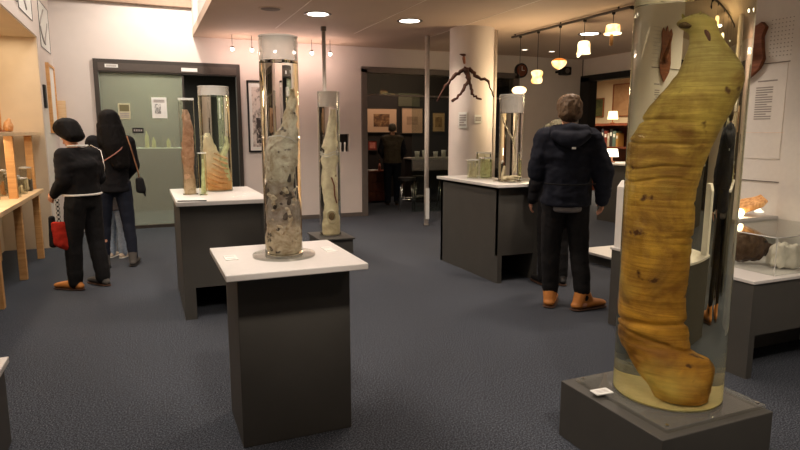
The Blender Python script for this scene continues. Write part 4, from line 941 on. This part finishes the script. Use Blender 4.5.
for k in range(3): dr = box_obj('drawer', (-0.27, 0.27, -0.215, -0.2, 0.07 + k * .195, 0.24 + k * .195), MT['wood_red'], c_, bev=0.004); MB().sphere((0, -0.225, 0.155 + k * .195), 0.014).build('knob', MT['steel'], dr, smooth=True)
o = box_obj('paper_pile', (-0.12, 0.12, -0.09, 0.09, 0, 0.02), MT['paper'], None, loc=(4.55, 12.3, 0.69), rz=R(20)); tag(o, 'pale papers lying on the red brown cabinet', 'papers')
o = empty('small_bottle', (4.72, 12.26, 0.69)); tag(o, 'pinkish bottle standing on the red brown cabinet', 'bottle'); MB().lathe([(0, 0), (0.03, 0), (0.03, .10), (0.012, .16), (0, .16)], n=14).build('bottle_body', plain('pink_bottle', rgb(200, 130, 110), 0.5), o, smooth=True); MB().cyl((0, 0, .16), (0, 0, .24), 0.010, n=10).build('neck', MT['wood_mid'], o)
def stool(x, y, label):
    q = empty('chrome_stool', (x, y, 0)); tag(q, label, 'stool', 'chrome stools in the dark room')
    MB().cyl((0, 0, 0.60), (0, 0, 0.66), 0.17, n=28).build('seat', MT['black'], q, auto=True)
    for k in range(4):
        a_ = k * math.pi / 2 + .5
        MB().tube([(0.13 * math.cos(a_), 0.13 * math.sin(a_), 0.60), (0.2 * math.cos(a_), 0.2 * math.sin(a_), 0.012)], 0.011).build('leg', MT['chrome'], q, smooth=True)
    MB().tube([(0.17 * math.cos(t * math.pi / 12), 0.17 * math.sin(t * math.pi / 12), 0.25) for t in range(25)], 0.008).build('foot_ring', MT['chrome'], q, smooth=True)
stool(4.62, 10.55, 'chrome legged stool just inside the opening, behind the man in the vest'); stool(5.05, 10.85, 'chrome legged stool behind the white pole'); stool(5.55, 10.75, 'chrome legged stool nearest the pillar')
ct = empty('bar_counter', (5.9, 12.1, 0)); tag(ct, 'dark counter with a pale top in the dark room behind the pole', 'counter')
box_obj('counter_body', (-0.55, 0.9, -0.22, 0.22, 0, 0.93), MT['dark_wall'], ct); box_obj('counter_top', (-0.58, 0.92, -0.25, 0.25, 0.93, 0.965), MT['pole_paint'], ct, bev=0.005)
for k, (x, h_, lab) in enumerate([(5.5, 0.14, 'first white cup on the dark room counter'), (5.68, 0.16, 'second white cup on the dark room counter'), (5.95, 0.13, 'third white cup on the dark room counter'), (6.15, 0.16, 'last white cup on the dark room counter')]):
    o = MB().lathe([(0, 0), (0.045, 0), (0.055, h_), (0.048, h_), (0.04, 0.01), (0, 0.01)], n=18).build('cup', MT['paper'], None, (x, 12.0, 0.966), smooth=True); tag(o, lab, 'cup', 'cups on the dark room counter')
o = box_obj('menu_board', (5.55, 6.1, 13.17, 13.199, 2.12, 2.42), plain('board_green', rgb(86, 84, 66), 0.6), None); tag(o, 'dull green board high in the dark room', 'board')
for k, (x, lab) in enumerate([(4.15, 'ceiling spot of the dark room nearest the left jamb'), (4.65, 'ceiling spot in the middle of the dark room'), (5.3, 'ceiling spot of the dark room above the white pole')]):
    q = empty('ceiling_light', (x, 11.5 + 0.3 * (k == 1), CEIL)); tag(q, lab, 'ceiling light', 'spots in the dark room ceiling')
    MB().lathe([(0.05, -0.003), (0.07, -0.008), (0.075, 0.0), (0.05, 0.0)], n=20, close=True).build('trim_ring', MT['steel'], q, smooth=True)
    MB().lathe([(0, -0.003), (0.049, -0.003), (0.049, 0.0), (0, 0.0)], n=20).build('diffuser', emit('room_spot_glow', (1, 0.8, 0.6, 1), 3), q)

# ------------------------------------------------------------------ shop beyond the right doorway
lamp_obj('shop_lamp', 'AREA', (10.3, 11.5, 2.9), 150, (1.0, 0.80, 0.55), rot=(0, 0, 0), shape='RECTANGLE', size=1.5, size_y=2.5)
XS = 10.8
c_ = empty('shop_cabinet', (XS, 11.9, 0)); tag(c_, 'dark red wooden bookcase in the shop with a lit lamp on top', 'bookcase')
m = MB(); m.box(0, 0.4, -0.75, 0.75, 1.68, 1.74); m.box(0, 0.4, -0.75, -0.71, 0, 1.68); m.box(0, 0.4, 0.71, 0.75, 0, 1.68); m.box(0, 0.4, -0.71, 0.71, 0.70, 0.74); m.box(0, 0.4, -0.71, 0.71, 1.12, 1.16); m.box(0.36, 0.4, -0.71, 0.71, 0, 1.68)
m.build('carcass', MT['wood_red'], c_)
BC = [(rgb(150, 140, 136), 'grey'), (rgb(60, 60, 70), 'navy'), (rgb(120, 50, 40), 'red'), (rgb(180, 170, 150), 'cream'), (rgb(50, 46, 44), 'black'), (rgb(90, 110, 100), 'green'), (rgb(160, 120, 60), 'ochre')]
yy = 12.42
for k, (cc, nm) in enumerate(BC):
    wd = 0.07 + 0.02 * (k % 3); hh = 0.34 + 0.05 * ((k * 5) % 3)
    o = empty('book', (XS + 0.06, yy, 1.161)); tag(o, '%s book standing on the upper shelf of the shop bookcase' % nm, 'book', 'books on the shop bookcase')
    box_obj('cover', (0, 0.2, -wd, 0, 0, hh), plain('book_' + nm, cc, 0.6), o, bev=0.004); box_obj('spine_label', (-0.003, 0.0, -wd * .8, -wd * .2, hh * .6, hh * .8), MT['paper'], o)
    yy -= wd + 0.012
def table_lamp(x, y, z, label, r_, h_, mt_):
    q = empty('table_lamp', (x, y, z)); tag(q, label, 'lamp')
    MB().lathe([(0, 0), (0.06, 0), (0.06, 0.015), (0.015, 0.03), (0.012, 0.12), (0, 0.12)], n=20).build('lamp_foot', MT['wood_mid'], q, smooth=True)
    MB().lathe([(0, 0.10), (r_ * 1.0, 0.10), (r_ * .8, 0.10 + h_), (0, 0.10 + h_)], n=28).build('lamp_shade', mt_, q, auto=True)
table_lamp(XS + 0.12, 12.02, 1.741, 'glowing lamp on top of the dark red shop bookcase', 0.13, 0.2, emit('lamp_shade_amber', (1, 0.68, 0.30, 1), 3.0))
table_lamp(7.40, 8.12, 1.0, 'glowing white lamp on the counter before the shop bookcase', 0.11, 0.13, emit('lamp_shade_white', (1, 0.88, 0.66, 1), 4.0))
def side_pic(y0, y1, z0, z1, x, label, inner):
    q = empty('framed_picture', (x, (y0 + y1) / 2, (z0 + z1) / 2)); tag(q, label, 'picture'); a_, b_ = (y1 - y0) / 2, (z1 - z0) / 2; f = 0.03
    m = MB(); m.box(-.03, 0, -a_, a_, b_ - f, b_); m.box(-.03, 0, -a_, a_, -b_, -b_ + f); m.box(-.03, 0, -a_, -a_ + f, -b_ + f, b_ - f); m.box(-.03, 0, a_ - f, a_, -b_ + f, b_ - f)
    m.build('frame', MT['wood_mid'], q); box_obj('artwork', (-.012, 0, -a_ + f, a_ - f, -b_ + f, b_ - f), inner, q)
side_pic(12.55, 13.55, 1.95, 2.85, 12.29, 'wide brown framed picture on the shop wall', painting_mat('brown_art', [rgb(150, 112, 80), rgb(176, 138, 102)], 3))
side_pic(13.9, 14.38, 1.95, 2.5, 12.29, 'small dark green picture on the shop wall by the door jamb', painting_mat('green_art', [rgb(50, 60, 40), rgb(96, 100, 60)], 5))
hk = empty('hanging_mask', (12.25, 12.75, 2.98)); 
hk.location = (11.9, 12.0, 2.55); tag(hk, 'dark round mask hanging in the shop above the framed picture', 'mask')
m = MB(); m.hull([((0, 0, 0), (.06, .16, .2)), ((-.02, 0, -.1), (.05, .1, .1))]); remesh(m, 'mask_face', MT['black'], hk, voxel=0.015, smooth=3)
MB().tube([(0, 0.1, .15), (0, 0, .45)], 0.01).build('cord', MT['wood_mid'], hk)
for k, (y, h_, mt_, lab) in enumerate([(7.72, .12, MT['wood_mid'], 'brown box shaped souvenir on the counter, right of the white lamp'), (7.90, .16, MT['wood'], 'light wooden souvenir on the counter beside the white lamp'), (7.55, .10, amber, 'low amber souvenir at the right end of the counter')]):
    o = MB().box(-.05, .05, -.05, .05, 0, h_, bev=.012).lathe([(0, 0), (.03, 0), (.02, .04), (0, .05)], (0, 0, h_), 14).build('souvenir', mt_, None, (7.72 - .1 * k, y - .12, 1.0)); tag(o, lab, 'souvenir', 'souvenirs on the counter')

# ------------------------------------------------------------------ people
def cloth(name, c, amp=0.0, rough=0.85): return plain(name, c, rough, var=0.15, scale=40, bump=0.15, spec=0.2)
SKIN = plain('skin', rgb(206, 150, 122), 0.55, var=0.04); HAIR_BLACK = plain('black_hair', rgb(14, 11, 11), 0.7, var=0.3, scale=60, spec=0.15); HAIR_BROWN = plain('brown_hair', rgb(98, 77, 56), 0.6, var=0.35, scale=70); HAIR_GREY = plain('grey_hair', rgb(110, 98, 86), 0.6, var=0.3, scale=70)
SHOE_TAN = plain('tan_leather', rgb(190, 122, 58), 0.6, bump=0.1); SOLE = plain('sole', rgb(70, 46, 32), 0.8); SHOE_DARK = plain('dark_suede', rgb(78, 74, 70), 0.8); SHOE_PALE = plain('pale_canvas', rgb(206, 190, 172), 0.8)

def person(label, x, y, rz, H, pose, body_w=1.0):
    """one continuous body in the pose given (local: faces +y, feet on z=0) and an Empty root; returns root, joints, scale"""
    s = H / 1.75
    J = dict(pelvis=(0, 0, .94), waist=(0, 0, 1.08), chest=(0, 0, 1.29), neck=(0, -.005, 1.47), head=(0, .02, 1.615),
             sl=(-.175, 0, 1.41), sr=(.175, 0, 1.41), el=(-.225, -.03, 1.14), er=(.225, -.03, 1.14), wl=(-.23, .06, .90), wr=(.23, .06, .90),
             hl=(-.09, 0, .92), hr=(.09, 0, .92), kl=(-.10, .02, .50), kr=(.10, .02, .50), al=(-.10, -.02, .085), ar=(.10, -.02, .085), tl=(-.12, .14, .03), tr=(.12, .14, .03), look=(0, 1, 0))
    J.update(pose)
    root = empty('person', (x, y, 0), rz); tag(root, label, 'person'); root.scale = (s, s, s)
    m = MB(); w = body_w
    P = lambda k: Vector(J[k])
    m.hull([(P('pelvis'), (.145 * w, .10, .09)), (P('waist'), (.125 * w, .09, .08))]); m.hull([(P('waist'), (.125 * w, .09, .08)), (P('chest'), (.15 * w, .105, .11))])
    m.hull([(P('chest'), (.15 * w, .105, .11)), (P('neck') - Vector((0, 0, .06)), (.11 * w, .075, .05))])
    m.hull([(P('neck') - Vector((0, 0, .05)), .058), (P('head') - Vector((0, .02, .06)), .052)])
    lk = Vector(J['look']).normalized(); hd = P('head'); side = lk.cross(Vector((0, 0, 1))).normalized(); up = side.cross(lk).normalized()
    def hp(a, b, c): return hd + side * a + lk * b + up * c
    m.hull([(hp(0, -.01, .03), (.075, .085, .085)), (hp(0, .03, -.06), (.048, .05, .045))])
    m.hull([(hp(0, .085, -.005), .010), (hp(0, .108, -.035), .013)]); m.hull([(hp(-.012, .084, -.072), .010), (hp(.012, .084, -.072), .010)]); m.hull([(hp(0, .07, -.105), .02), (hp(0, .05, -.1), .022)])
    m.hull([(hp(-.035, .07, .02), .012), (hp(.035, .07, .02), .012)])
    for e in (-1, 1): m.hull([(hp(.078 * e, -.008, .005), (.012, .018, .028)), (hp(.076 * e, .0, -.025), (.01, .012, .012))], 7)
    for q in 'lr':
        e = -1 if q == 'l' else 1
        m.hull([(P('s' + q), .055), (P('e' + q), .042)]); m.hull([(P('e' + q), .042), (P('w' + q), .027)])
        m.hull([(P('h' + q), .085), (P('k' + q), .055)]); m.hull([(P('k' + q), .055), (P('k' + q) * .55 + P('a' + q) * .45 + Vector((0, -.015, 0)), .05), (P('a' + q), .036)]); m.hull([(P('a' + q) - Vector((0, .03, .03)), .032), (P('t' + q), .026)])
        # hand: palm, four unequal fingers, thumb
        wv = P('w' + q); dr = (wv - P('e' + q)).normalized(); fwd = Vector((0, 1, 0)); fwd = (fwd - dr * fwd.dot(dr)).normalized(); inn = dr.cross(fwd) * 1.0
        if inn.x * e > 0: inn = -inn
        m.hull([(wv + dr * .01, .022), (wv + dr * .075 + fwd * .024, .014), (wv + dr * .07 - fwd * .024, .013)], 8)
        for fi, (off, ln) in enumerate([(.027, .062), (.010, .072), (-.008, .066), (-.025, .050)]):
            b0 = wv + dr * .08 + fwd * off; b1 = b0 + dr * ln * .5 + inn * .010; b2 = b1 + dr * ln * .42 + inn * .026
            m.hull([(b0, .0095), (b1, .009)], 6); m.hull([(b1, .009), (b2, .0075)], 6)
        t0 = wv + dr * .025 + fwd * .022; t1 = t0 + dr * .03 + fwd * .028 + inn * .012; t2 = t1 + dr * .03 + fwd * .006 + inn * .014
        m.hull([(t0, .013), (t1, .011)], 6); m.hull([(t1, .011), (t2, .009)], 6)
    remesh(m, 'body', SKIN, root, voxel=0.0075, smooth=3)
    for e in (-1, 1):
        MB().sphere(hp(.033 * e, .078, .0), 0.011, 12).build('eye', MT['white'], root, smooth=True)
        MB().sphere(hp(.033 * e, .0865, .0), 0.005, 10).build('iris', MT['black'], root, smooth=True)
    return root, J, hp
def legs(root, J, mat, r=(.105, .082, .066), name='trousers', low=.05, fold=0.006):
    m = MB(); P = lambda k: Vector(J[k])
    m.hull([(P('pelvis') + Vector((0, 0, .07)), (.15, .115, .05)), (P('pelvis') - Vector((0, 0, .06)), (.165, .125, .07))])
    for q in 'lr':
        m.hull([(P('h' + q), (r[0], r[0] * 1.05, r[0])), (P('k' + q), r[1])]); m.hull([(P('k' + q), r[1]), (P('a' + q) + Vector((0, 0, low)), r[2])]); m.hull([(P('a' + q) + Vector((0, 0, low)), r[2]), (P('a' + q) + Vector((0, .005, low - .05)), r[2] * .95)])
    return remesh(m, name, mat, root, voxel=0.012, smooth=5, disp=lambda c, n: fold * nz((c[0] * .7, c[1] * .7, c[2] * 1.6), 9) + fold * .5 * nz((c[0], c[1], c[2] * 2), 20))
def top(root, J, mat, name='jacket', grow=.03, hem=.86, hw=.19, sleeve=(.082, .07, .052), collar=True, sleeves=True, fold=0.008, cuff=.0, shoulder=.0):
    m = MB(); P = lambda k: Vector(J[k])
    m.hull([((P('pelvis').x, P('pelvis').y, hem), (hw, .135 + grow * .4, .02)), (P('waist'), (hw - .02, .12 + grow * .4, .06))]); m.hull([(P('waist'), (hw - .02, .12 + grow * .4, .06)), (P('chest'), (.165 + grow, .12 + grow * .6, .10))])
    m.hull([(P('chest'), (.165 + grow, .12 + grow * .6, .10)), (P('neck') - Vector((0, 0, .06)), (.13, .085, .045))])
    m.hull([(P('sl') + Vector((.01, 0, -.015)), .056 + grow * .75), (P('neck') - Vector((0, .0, .06)), .066), (P('sr') + Vector((-.01, 0, -.015)), .056 + grow * .75), (P('chest') - Vector((0, 0, .05)), (.16 + grow, .112 + grow * .6, .08))])
    if collar: m.hull([(P('neck') - Vector((0, 0, .05)), (.085, .08, .03)), (P('neck') - Vector((0, 0, .01)), (.075, .072, .02))])
    if sleeves:
        for q in 'lr':
            w_ = P('w' + q); e_ = P('e' + q); end = e_ + (w_ - e_) * (1 - cuff)
            m.hull([(P('s' + q), sleeve[0]), (e_, sleeve[1])]); m.hull([(e_, sleeve[1]), (end, sleeve[2])])
    return remesh(m, name, mat, root, voxel=0.011, smooth=14, disp=lambda c, n: fold * nz((c[0] * .8, c[1] * .8, c[2] * 1.7), 8) + fold * .5 * nz((c[0], c[1], c[2] * 1.6), 19))
def shoe(root, a, t, up_mat, sole_mat, hi=.12, wd=.046):
    a, t = Vector(a), Vector(t); d = (t - a); d.z = 0; d.normalize()
    heel = Vector((a.x, a.y, 0)) - d * .055; toe = Vector((t.x, t.y, 0)) + d * .04
    m = MB(); m.hull([(heel + Vector((0, 0, .045)), (wd * .85, wd * .85, .03)), (toe + Vector((0, 0, .042)), (wd, wd, .026)), (heel * .35 + toe * .65 + Vector((0, 0, .055)), (wd * 1.02, wd, .035))]); m.hull([(heel + d * .02 + Vector((0, 0, .06)), wd * .9), (a + Vector((0, 0, hi - a.z)), wd * 1.1), (heel + d * .12 + Vector((0, 0, .07)), wd * .85)])
    sh_ = remesh(m, 'shoe', up_mat, root, voxel=0.008, smooth=4)
    m = MB(); m.hull([(heel + Vector((0, 0, .012)), (wd * .95, wd * .95, .010)), (toe + Vector((0, 0, .012)), (wd * 1.05, wd * 1.05, .010)), (heel * .4 + toe * .6 + Vector((0, 0, .012)), (wd * 1.12, wd * 1.1, .010))], 12)
    m.build('sole', sole_mat, sh_, smooth=False)
def hair(root, hp, mat, blobs, voxel=0.008, disp=0.006, name='hair'):
    m = MB()
    for bl in blobs: m.hull([(hp(*c), r) for c, r in bl])
    return remesh(m, name, mat, root, voxel=voxel, smooth=3, disp=lambda c, n: disp * nz((c[0] * 1.5, c[1] * 1.5, c[2] * .7), 35) + disp * .6 * nz((c[0] * 2, c[1] * 2, c[2]), 60))

# man in the navy parka
NAVY = cloth('navy_parka', rgb(27, 30, 41)); BLACKC = cloth('black_cloth', rgb(26, 25, 26)); JEANS = cloth('dark_jeans', rgb(28, 32, 44)); GREYC = cloth('grey_shirt', rgb(120, 116, 116))
root, J, hp = person('man in a hooded navy parka, dark trousers and tan boots seen from behind', 3.27, 4.11, R(-28), 1.80,
    dict(al=(-.09, .04, .085), tl=(-.05, .20, .03), kl=(-.10, .03, .50), ar=(.155, -.06, .085), tr=(.29, .02, .03), kr=(.125, 0, .50), er=(.275, -.06, 1.16), wr=(.30, .03, .92), el=(-.235, .02, 1.15), wl=(-.12, .20, 1.10), look=(-.08, 1, -.12)), 1.08)
legs(root, J, BLACKC, (.106, .084, .070), low=.085)
top(root, J, GREYC, 'shirt', grow=.012, hem=.83, hw=.178, sleeves=False, fold=.004)
pk = top(root, J, NAVY, 'parka', grow=.055, hem=.875, hw=.208, sleeve=(.102, .088, .064), fold=.012)
m = MB(); m.hull([((-.11, -.12, 1.44), (.05, .05, .045)), ((.11, -.12, 1.44), (.05, .05, .045)), ((0, -.17, 1.40), (.09, .05, .07))]); m.hull([((-.12, -.07, 1.47), .05), ((0, -.13, 1.485), .05), ((.12, -.07, 1.47), .05)]); m.hull([((-.13, .02, 1.47), .045), ((-.11, -.08, 1.48), .045)]); m.hull([((.13, .02, 1.47), .045), ((.11, -.08, 1.48), .045)])
remesh(m, 'hood', NAVY, root, voxel=0.010, smooth=4, disp=lambda c, n: .010 * nz(c, 14))
m = MB(); m.box(-.014, .014, -.262, -.248, 1.335, 1.35); m.build('hood_tab', MT['paper'], root)
m = MB(); m.tube([(-.20, -.16, 1.06), (-.1, -.192, 1.055), (0, -.20, 1.05), (.1, -.192, 1.055), (.20, -.16, 1.06)], .006); m.build('waist_seam', BLACKC, root, smooth=True)
hair(root, hp, HAIR_BROWN, [[((0, -.015, .065), (.105, .108, .085)), ((0, -.045, -.01), (.096, .078, .07))], [((0, .03, .11), (.075, .07, .045)), ((0, -.05, .11), (.08, .06, .04))]], disp=.006)
shoe(root, J['al'], J['tl'], SHOE_TAN, SOLE, hi=.15, wd=.058); shoe(root, J['ar'], J['tr'], SHOE_TAN, SOLE, hi=.15, wd=.058)

# person mostly hidden in front of him
FUR = plain('khaki_fur', rgb(104, 98, 78), 0.95, var=0.4, scale=90, bump=0.8)
root, J, hp = person('person in black with a khaki fur hood, mostly hidden beyond the parka man', 3.69, 4.80, R(-15), 1.64, dict(look=(0.1, 1, -.35)), 0.95)
legs(root, J, BLACKC, (.095, .075, .065)); top(root, J, cloth('black_coat', rgb(30, 30, 34)), 'coat', grow=.03, hem=.80, hw=.19)
m = MB(); m.hull([((-.10, -.03, 1.56), .06), ((0, -.09, 1.62), .07), ((.10, -.03, 1.56), .06)]); m.hull([((0, -.06, 1.55), (.12, .09, .10)), ((0, -.02, 1.68), (.095, .10, .06))]); m.hull([((-.09, .04, 1.66), .04), ((-.12, .0, 1.52), .045)]); m.hull([((.09, .04, 1.66), .04), ((.12, .0, 1.52), .045)])
remesh(m, 'fur_hood', FUR, root, voxel=0.010, smooth=2, disp=lambda c, n: .012 * nz(c, 50))
shoe(root, J['al'], J['tl'], MT['black'], SOLE); shoe(root, J['ar'], J['tr'], MT['black'], SOLE)

# short haired woman at the alcove
root, J, hp = person('woman with short black hair in black sweater and trousers at the alcove table', -0.56, 6.46, R(48), 1.64,
    dict(sl=(-.175, .03, 1.375), sr=(.175, .03, 1.375), chest=(0, -.01, 1.27), neck=(0, .035, 1.45), head=(0, .125, 1.58), look=(0.1, 1, -.55), al=(-.12, .06, .085), tl=(-.14, .23, .03), ar=(.12, -.06, .085), tr=(.15, .10, .03), kr=(.115, 0, .50), kl=(-.11, .06, .50), el=(-.22, .0, 1.14), wl=(-.17, .20, .98), er=(.225, .0, 1.14), wr=(.18, .18, .97)), 1.02)
legs(root, J, BLACKC, (.108, .088, .076))
MB().tube([(.192 * math.cos(t * math.pi / 20), .150 * math.sin(t * math.pi / 20), .985) for t in range(41)], .011).build('white_hem', MT['white'], root, smooth=True)
top(root, J, cloth('black_sweater', rgb(24, 23, 25)), 'sweater', grow=.05, hem=.985, hw=.20, sleeve=(.085, .074, .05), cuff=.08)
hair(root, hp, HAIR_BLACK, [[((0, -.02, .07), (.13, .13, .105)), ((0, -.065, -.05), (.115, .085, .06))], [((0, .05, .095), (.105, .06, .045)), ((0, -.05, .11), (.115, .085, .045))]], disp=.003)
MB().tube([(.085, .06, 1.47), (.06, -.05, 1.475), (.0, -.082, 1.47), (-.06, -.05, 1.475), (-.085, .06, 1.47)], .010).build('pale_collar', MT['paper'], root, smooth=True)
MB().tube([(.16, .12, 1.36), (.17, .02, 1.475), (.155, -.12, 1.42), (.14, -.17, 1.25), (.13, -.16, 1.15)], .006).build('bag_strap', MT['steel'], root, smooth=True)
shoe(root, J['al'], J['tl'], SHOE_TAN, SOLE, hi=.10); shoe(root, J['ar'], J['tr'], SHOE_DARK, SOLE, hi=.10)
bg_ = empty('tote_bag', (-0.76, 6.36, 0.13), R(20)); bg_.scale = (.82, .82, .82); tag(bg_, 'red and black bag with a checked strap beside the short haired woman', 'bag')
m = MB(); m.hull([((-.02, 0, .66), (.075, .03, .015)), ((.0, 0, .42), (.085, .05, .05)), ((.05, 0, .36), (.04, .03, .03))]); remesh(m, 'bag_pouch', cloth('red_cloth', rgb(176, 44, 30)), bg_, voxel=.008, smooth=3, disp=lambda c, n: .008 * nz(c, 16))
m = MB(); m.hull([((-.07, .045, .72), (.035, .03, .02)), ((-.075, .045, .40), (.045, .035, .03))]); remesh(m, 'black_lining', BLACKC, bg_, voxel=.008, smooth=3)
def check_mat():
    m, nt, out = new_mat('check_cloth'); ck_ = nt.nodes.new('ShaderNodeTexChecker'); ck_.inputs['Scale'].default_value = 42
    ck_.inputs['Color1'].default_value = rgb(30, 30, 30); ck_.inputs['Color2'].default_value = rgb(210, 205, 198); nt.links.new(coords(nt), ck_.inputs['Vector']); bsdf(nt, out, ck_.outputs['Color'], .8); return m
m = MB(); m.box(-.03, .01, -.012, .012, .66, .93, bev=.006); m.build('checked_strap', check_mat(), bg_)

# long haired woman
root, J, hp = person('woman with long black hair, black top and dark jeans facing the frosted window', -0.33, 7.42, R(8), 1.74,
    dict(al=(-.14, .0, .085), tl=(-.17, .14, .03), ar=(.145, -.06, .085), tr=(.19, .08, .03), kr=(.125, 0, .50), kl=(-.12, .02, .50), look=(-.15, 1, -.1), el=(-.23, .02, 1.15), wl=(-.14, .2, 1.02), er=(.225, .02, 1.14), wr=(.15, .2, 1.0)), 0.96)
legs(root, J, JEANS, (.10, .074, .056), name='jeans', low=.07)
top(root, J, cloth('black_top', rgb(24, 23, 26)), 'black_top', grow=.03, hem=.86, hw=.185, sleeve=(.08, .068, .05))
hair(root, hp, HAIR_BLACK, [[((0, -.015, .06), (.112, .112, .095)), ((0, -.07, -.06), (.128, .07, .07))], [((0, -.08, -.06), (.13, .065, .06)), ((.01, -.12, -.26), (.14, .055, .06))], [((.01, -.12, -.26), (.14, .055, .06)), ((.05, -.13, -.47), (.10, .045, .06))], [((-.10, .0, -.03), (.035, .05, .05)), ((-.11, -.07, -.22), (.045, .05, .06))], [((.10, .0, -.03), (.035, .05, .05)), ((.12, -.07, -.22), (.045, .05, .06))]], disp=.003)
MB().tube([(-.14, -.155, 1.18), (.0, -.19, 1.27), (.08, -.18, 1.33), (.14, -.11, 1.43)], .007).build('pink_strap', plain('pink_strap', rgb(176, 120, 108), .7), root, smooth=True)
shoe(root, J['al'], J['tl'], SHOE_DARK, MT['black'], hi=.17, wd=.046); shoe(root, J['ar'], J['tr'], SHOE_DARK, MT['black'], hi=.17, wd=.046)
hb = empty('shoulder_bag', (-0.06, 7.33, 0)); tag(hb, 'small black shoulder bag on a tan strap at the long haired woman\'s side', 'bag')
m = MB(); m.hull([((0, 0, .98), (.045, .05, .03)), ((.01, 0, .86), (.055, .055, .03))]); m.hull([((.03, 0, .90), .02), ((.05, 0, .80), .012)], 7); remesh(m, 'pouch', BLACKC, hb, voxel=.008, smooth=3)
MB().tube([(.0, .02, 1.0), (-.02, .02, 1.12), (-.06, .02, 1.30), (-.10, .0, 1.47)], .007).build('tan_strap', plain('tan_strap', rgb(170, 120, 84), .6), hb, smooth=True)

# child hidden beyond her: pale jeans and light shoes show between her legs
root, J, hp = person('child in light blue jeans and pale shoes beyond the long haired woman', -0.36, 7.95, R(-25), 1.20, dict(al=(-.11, .0, .085), ar=(.11, -.03, .085)), 1.0)
legs(root, J, cloth('light_jeans', rgb(150, 164, 184)), (.10, .085, .075), name='jeans'); top(root, J, cloth('grey_jumper', rgb(90, 88, 92)), 'jumper', grow=.02, hem=.86, hw=.185)
hair(root, hp, HAIR_BROWN, [[((0, -.015, .055), (.085, .092, .08)), ((0, -.05, -.03), (.08, .06, .06))]])
shoe(root, J['al'], J['tl'], SHOE_PALE, MT['paper'], wd=.05); shoe(root, J['ar'], J['tr'], SHOE_PALE, MT['paper'], wd=.05)

# man in the vest in the dark room
root, J, hp = person('grey haired man in a brown quilted vest standing in the dark room', 4.80, 11.72, R(-23), 1.72, dict(look=(0, 1, -.35), head=(0, .06, 1.60), el=(-.25, .0, 1.15), wl=(-.2, .18, 1.02), er=(.25, .0, 1.15), wr=(.2, .18, 1.02)), 1.1)
legs(root, J, JEANS, (.105, .085, .074), name='jeans'); top(root, J, cloth('dark_shirt', rgb(52, 50, 58)), 'shirt', grow=.02, hem=.88, hw=.185, sleeve=(.08, .066, .05))
top(root, J, cloth('brown_vest', rgb(104, 92, 78)), 'vest', grow=.05, hem=.90, hw=.205, sleeves=False, fold=.010)
hair(root, hp, HAIR_GREY, [[((0, -.02, .06), (.084, .09, .07)), ((0, -.05, .0), (.078, .062, .06))]])
shoe(root, J['al'], J['tl'], MT['black'], SOLE); shoe(root, J['ar'], J['tr'], MT['black'], SOLE)
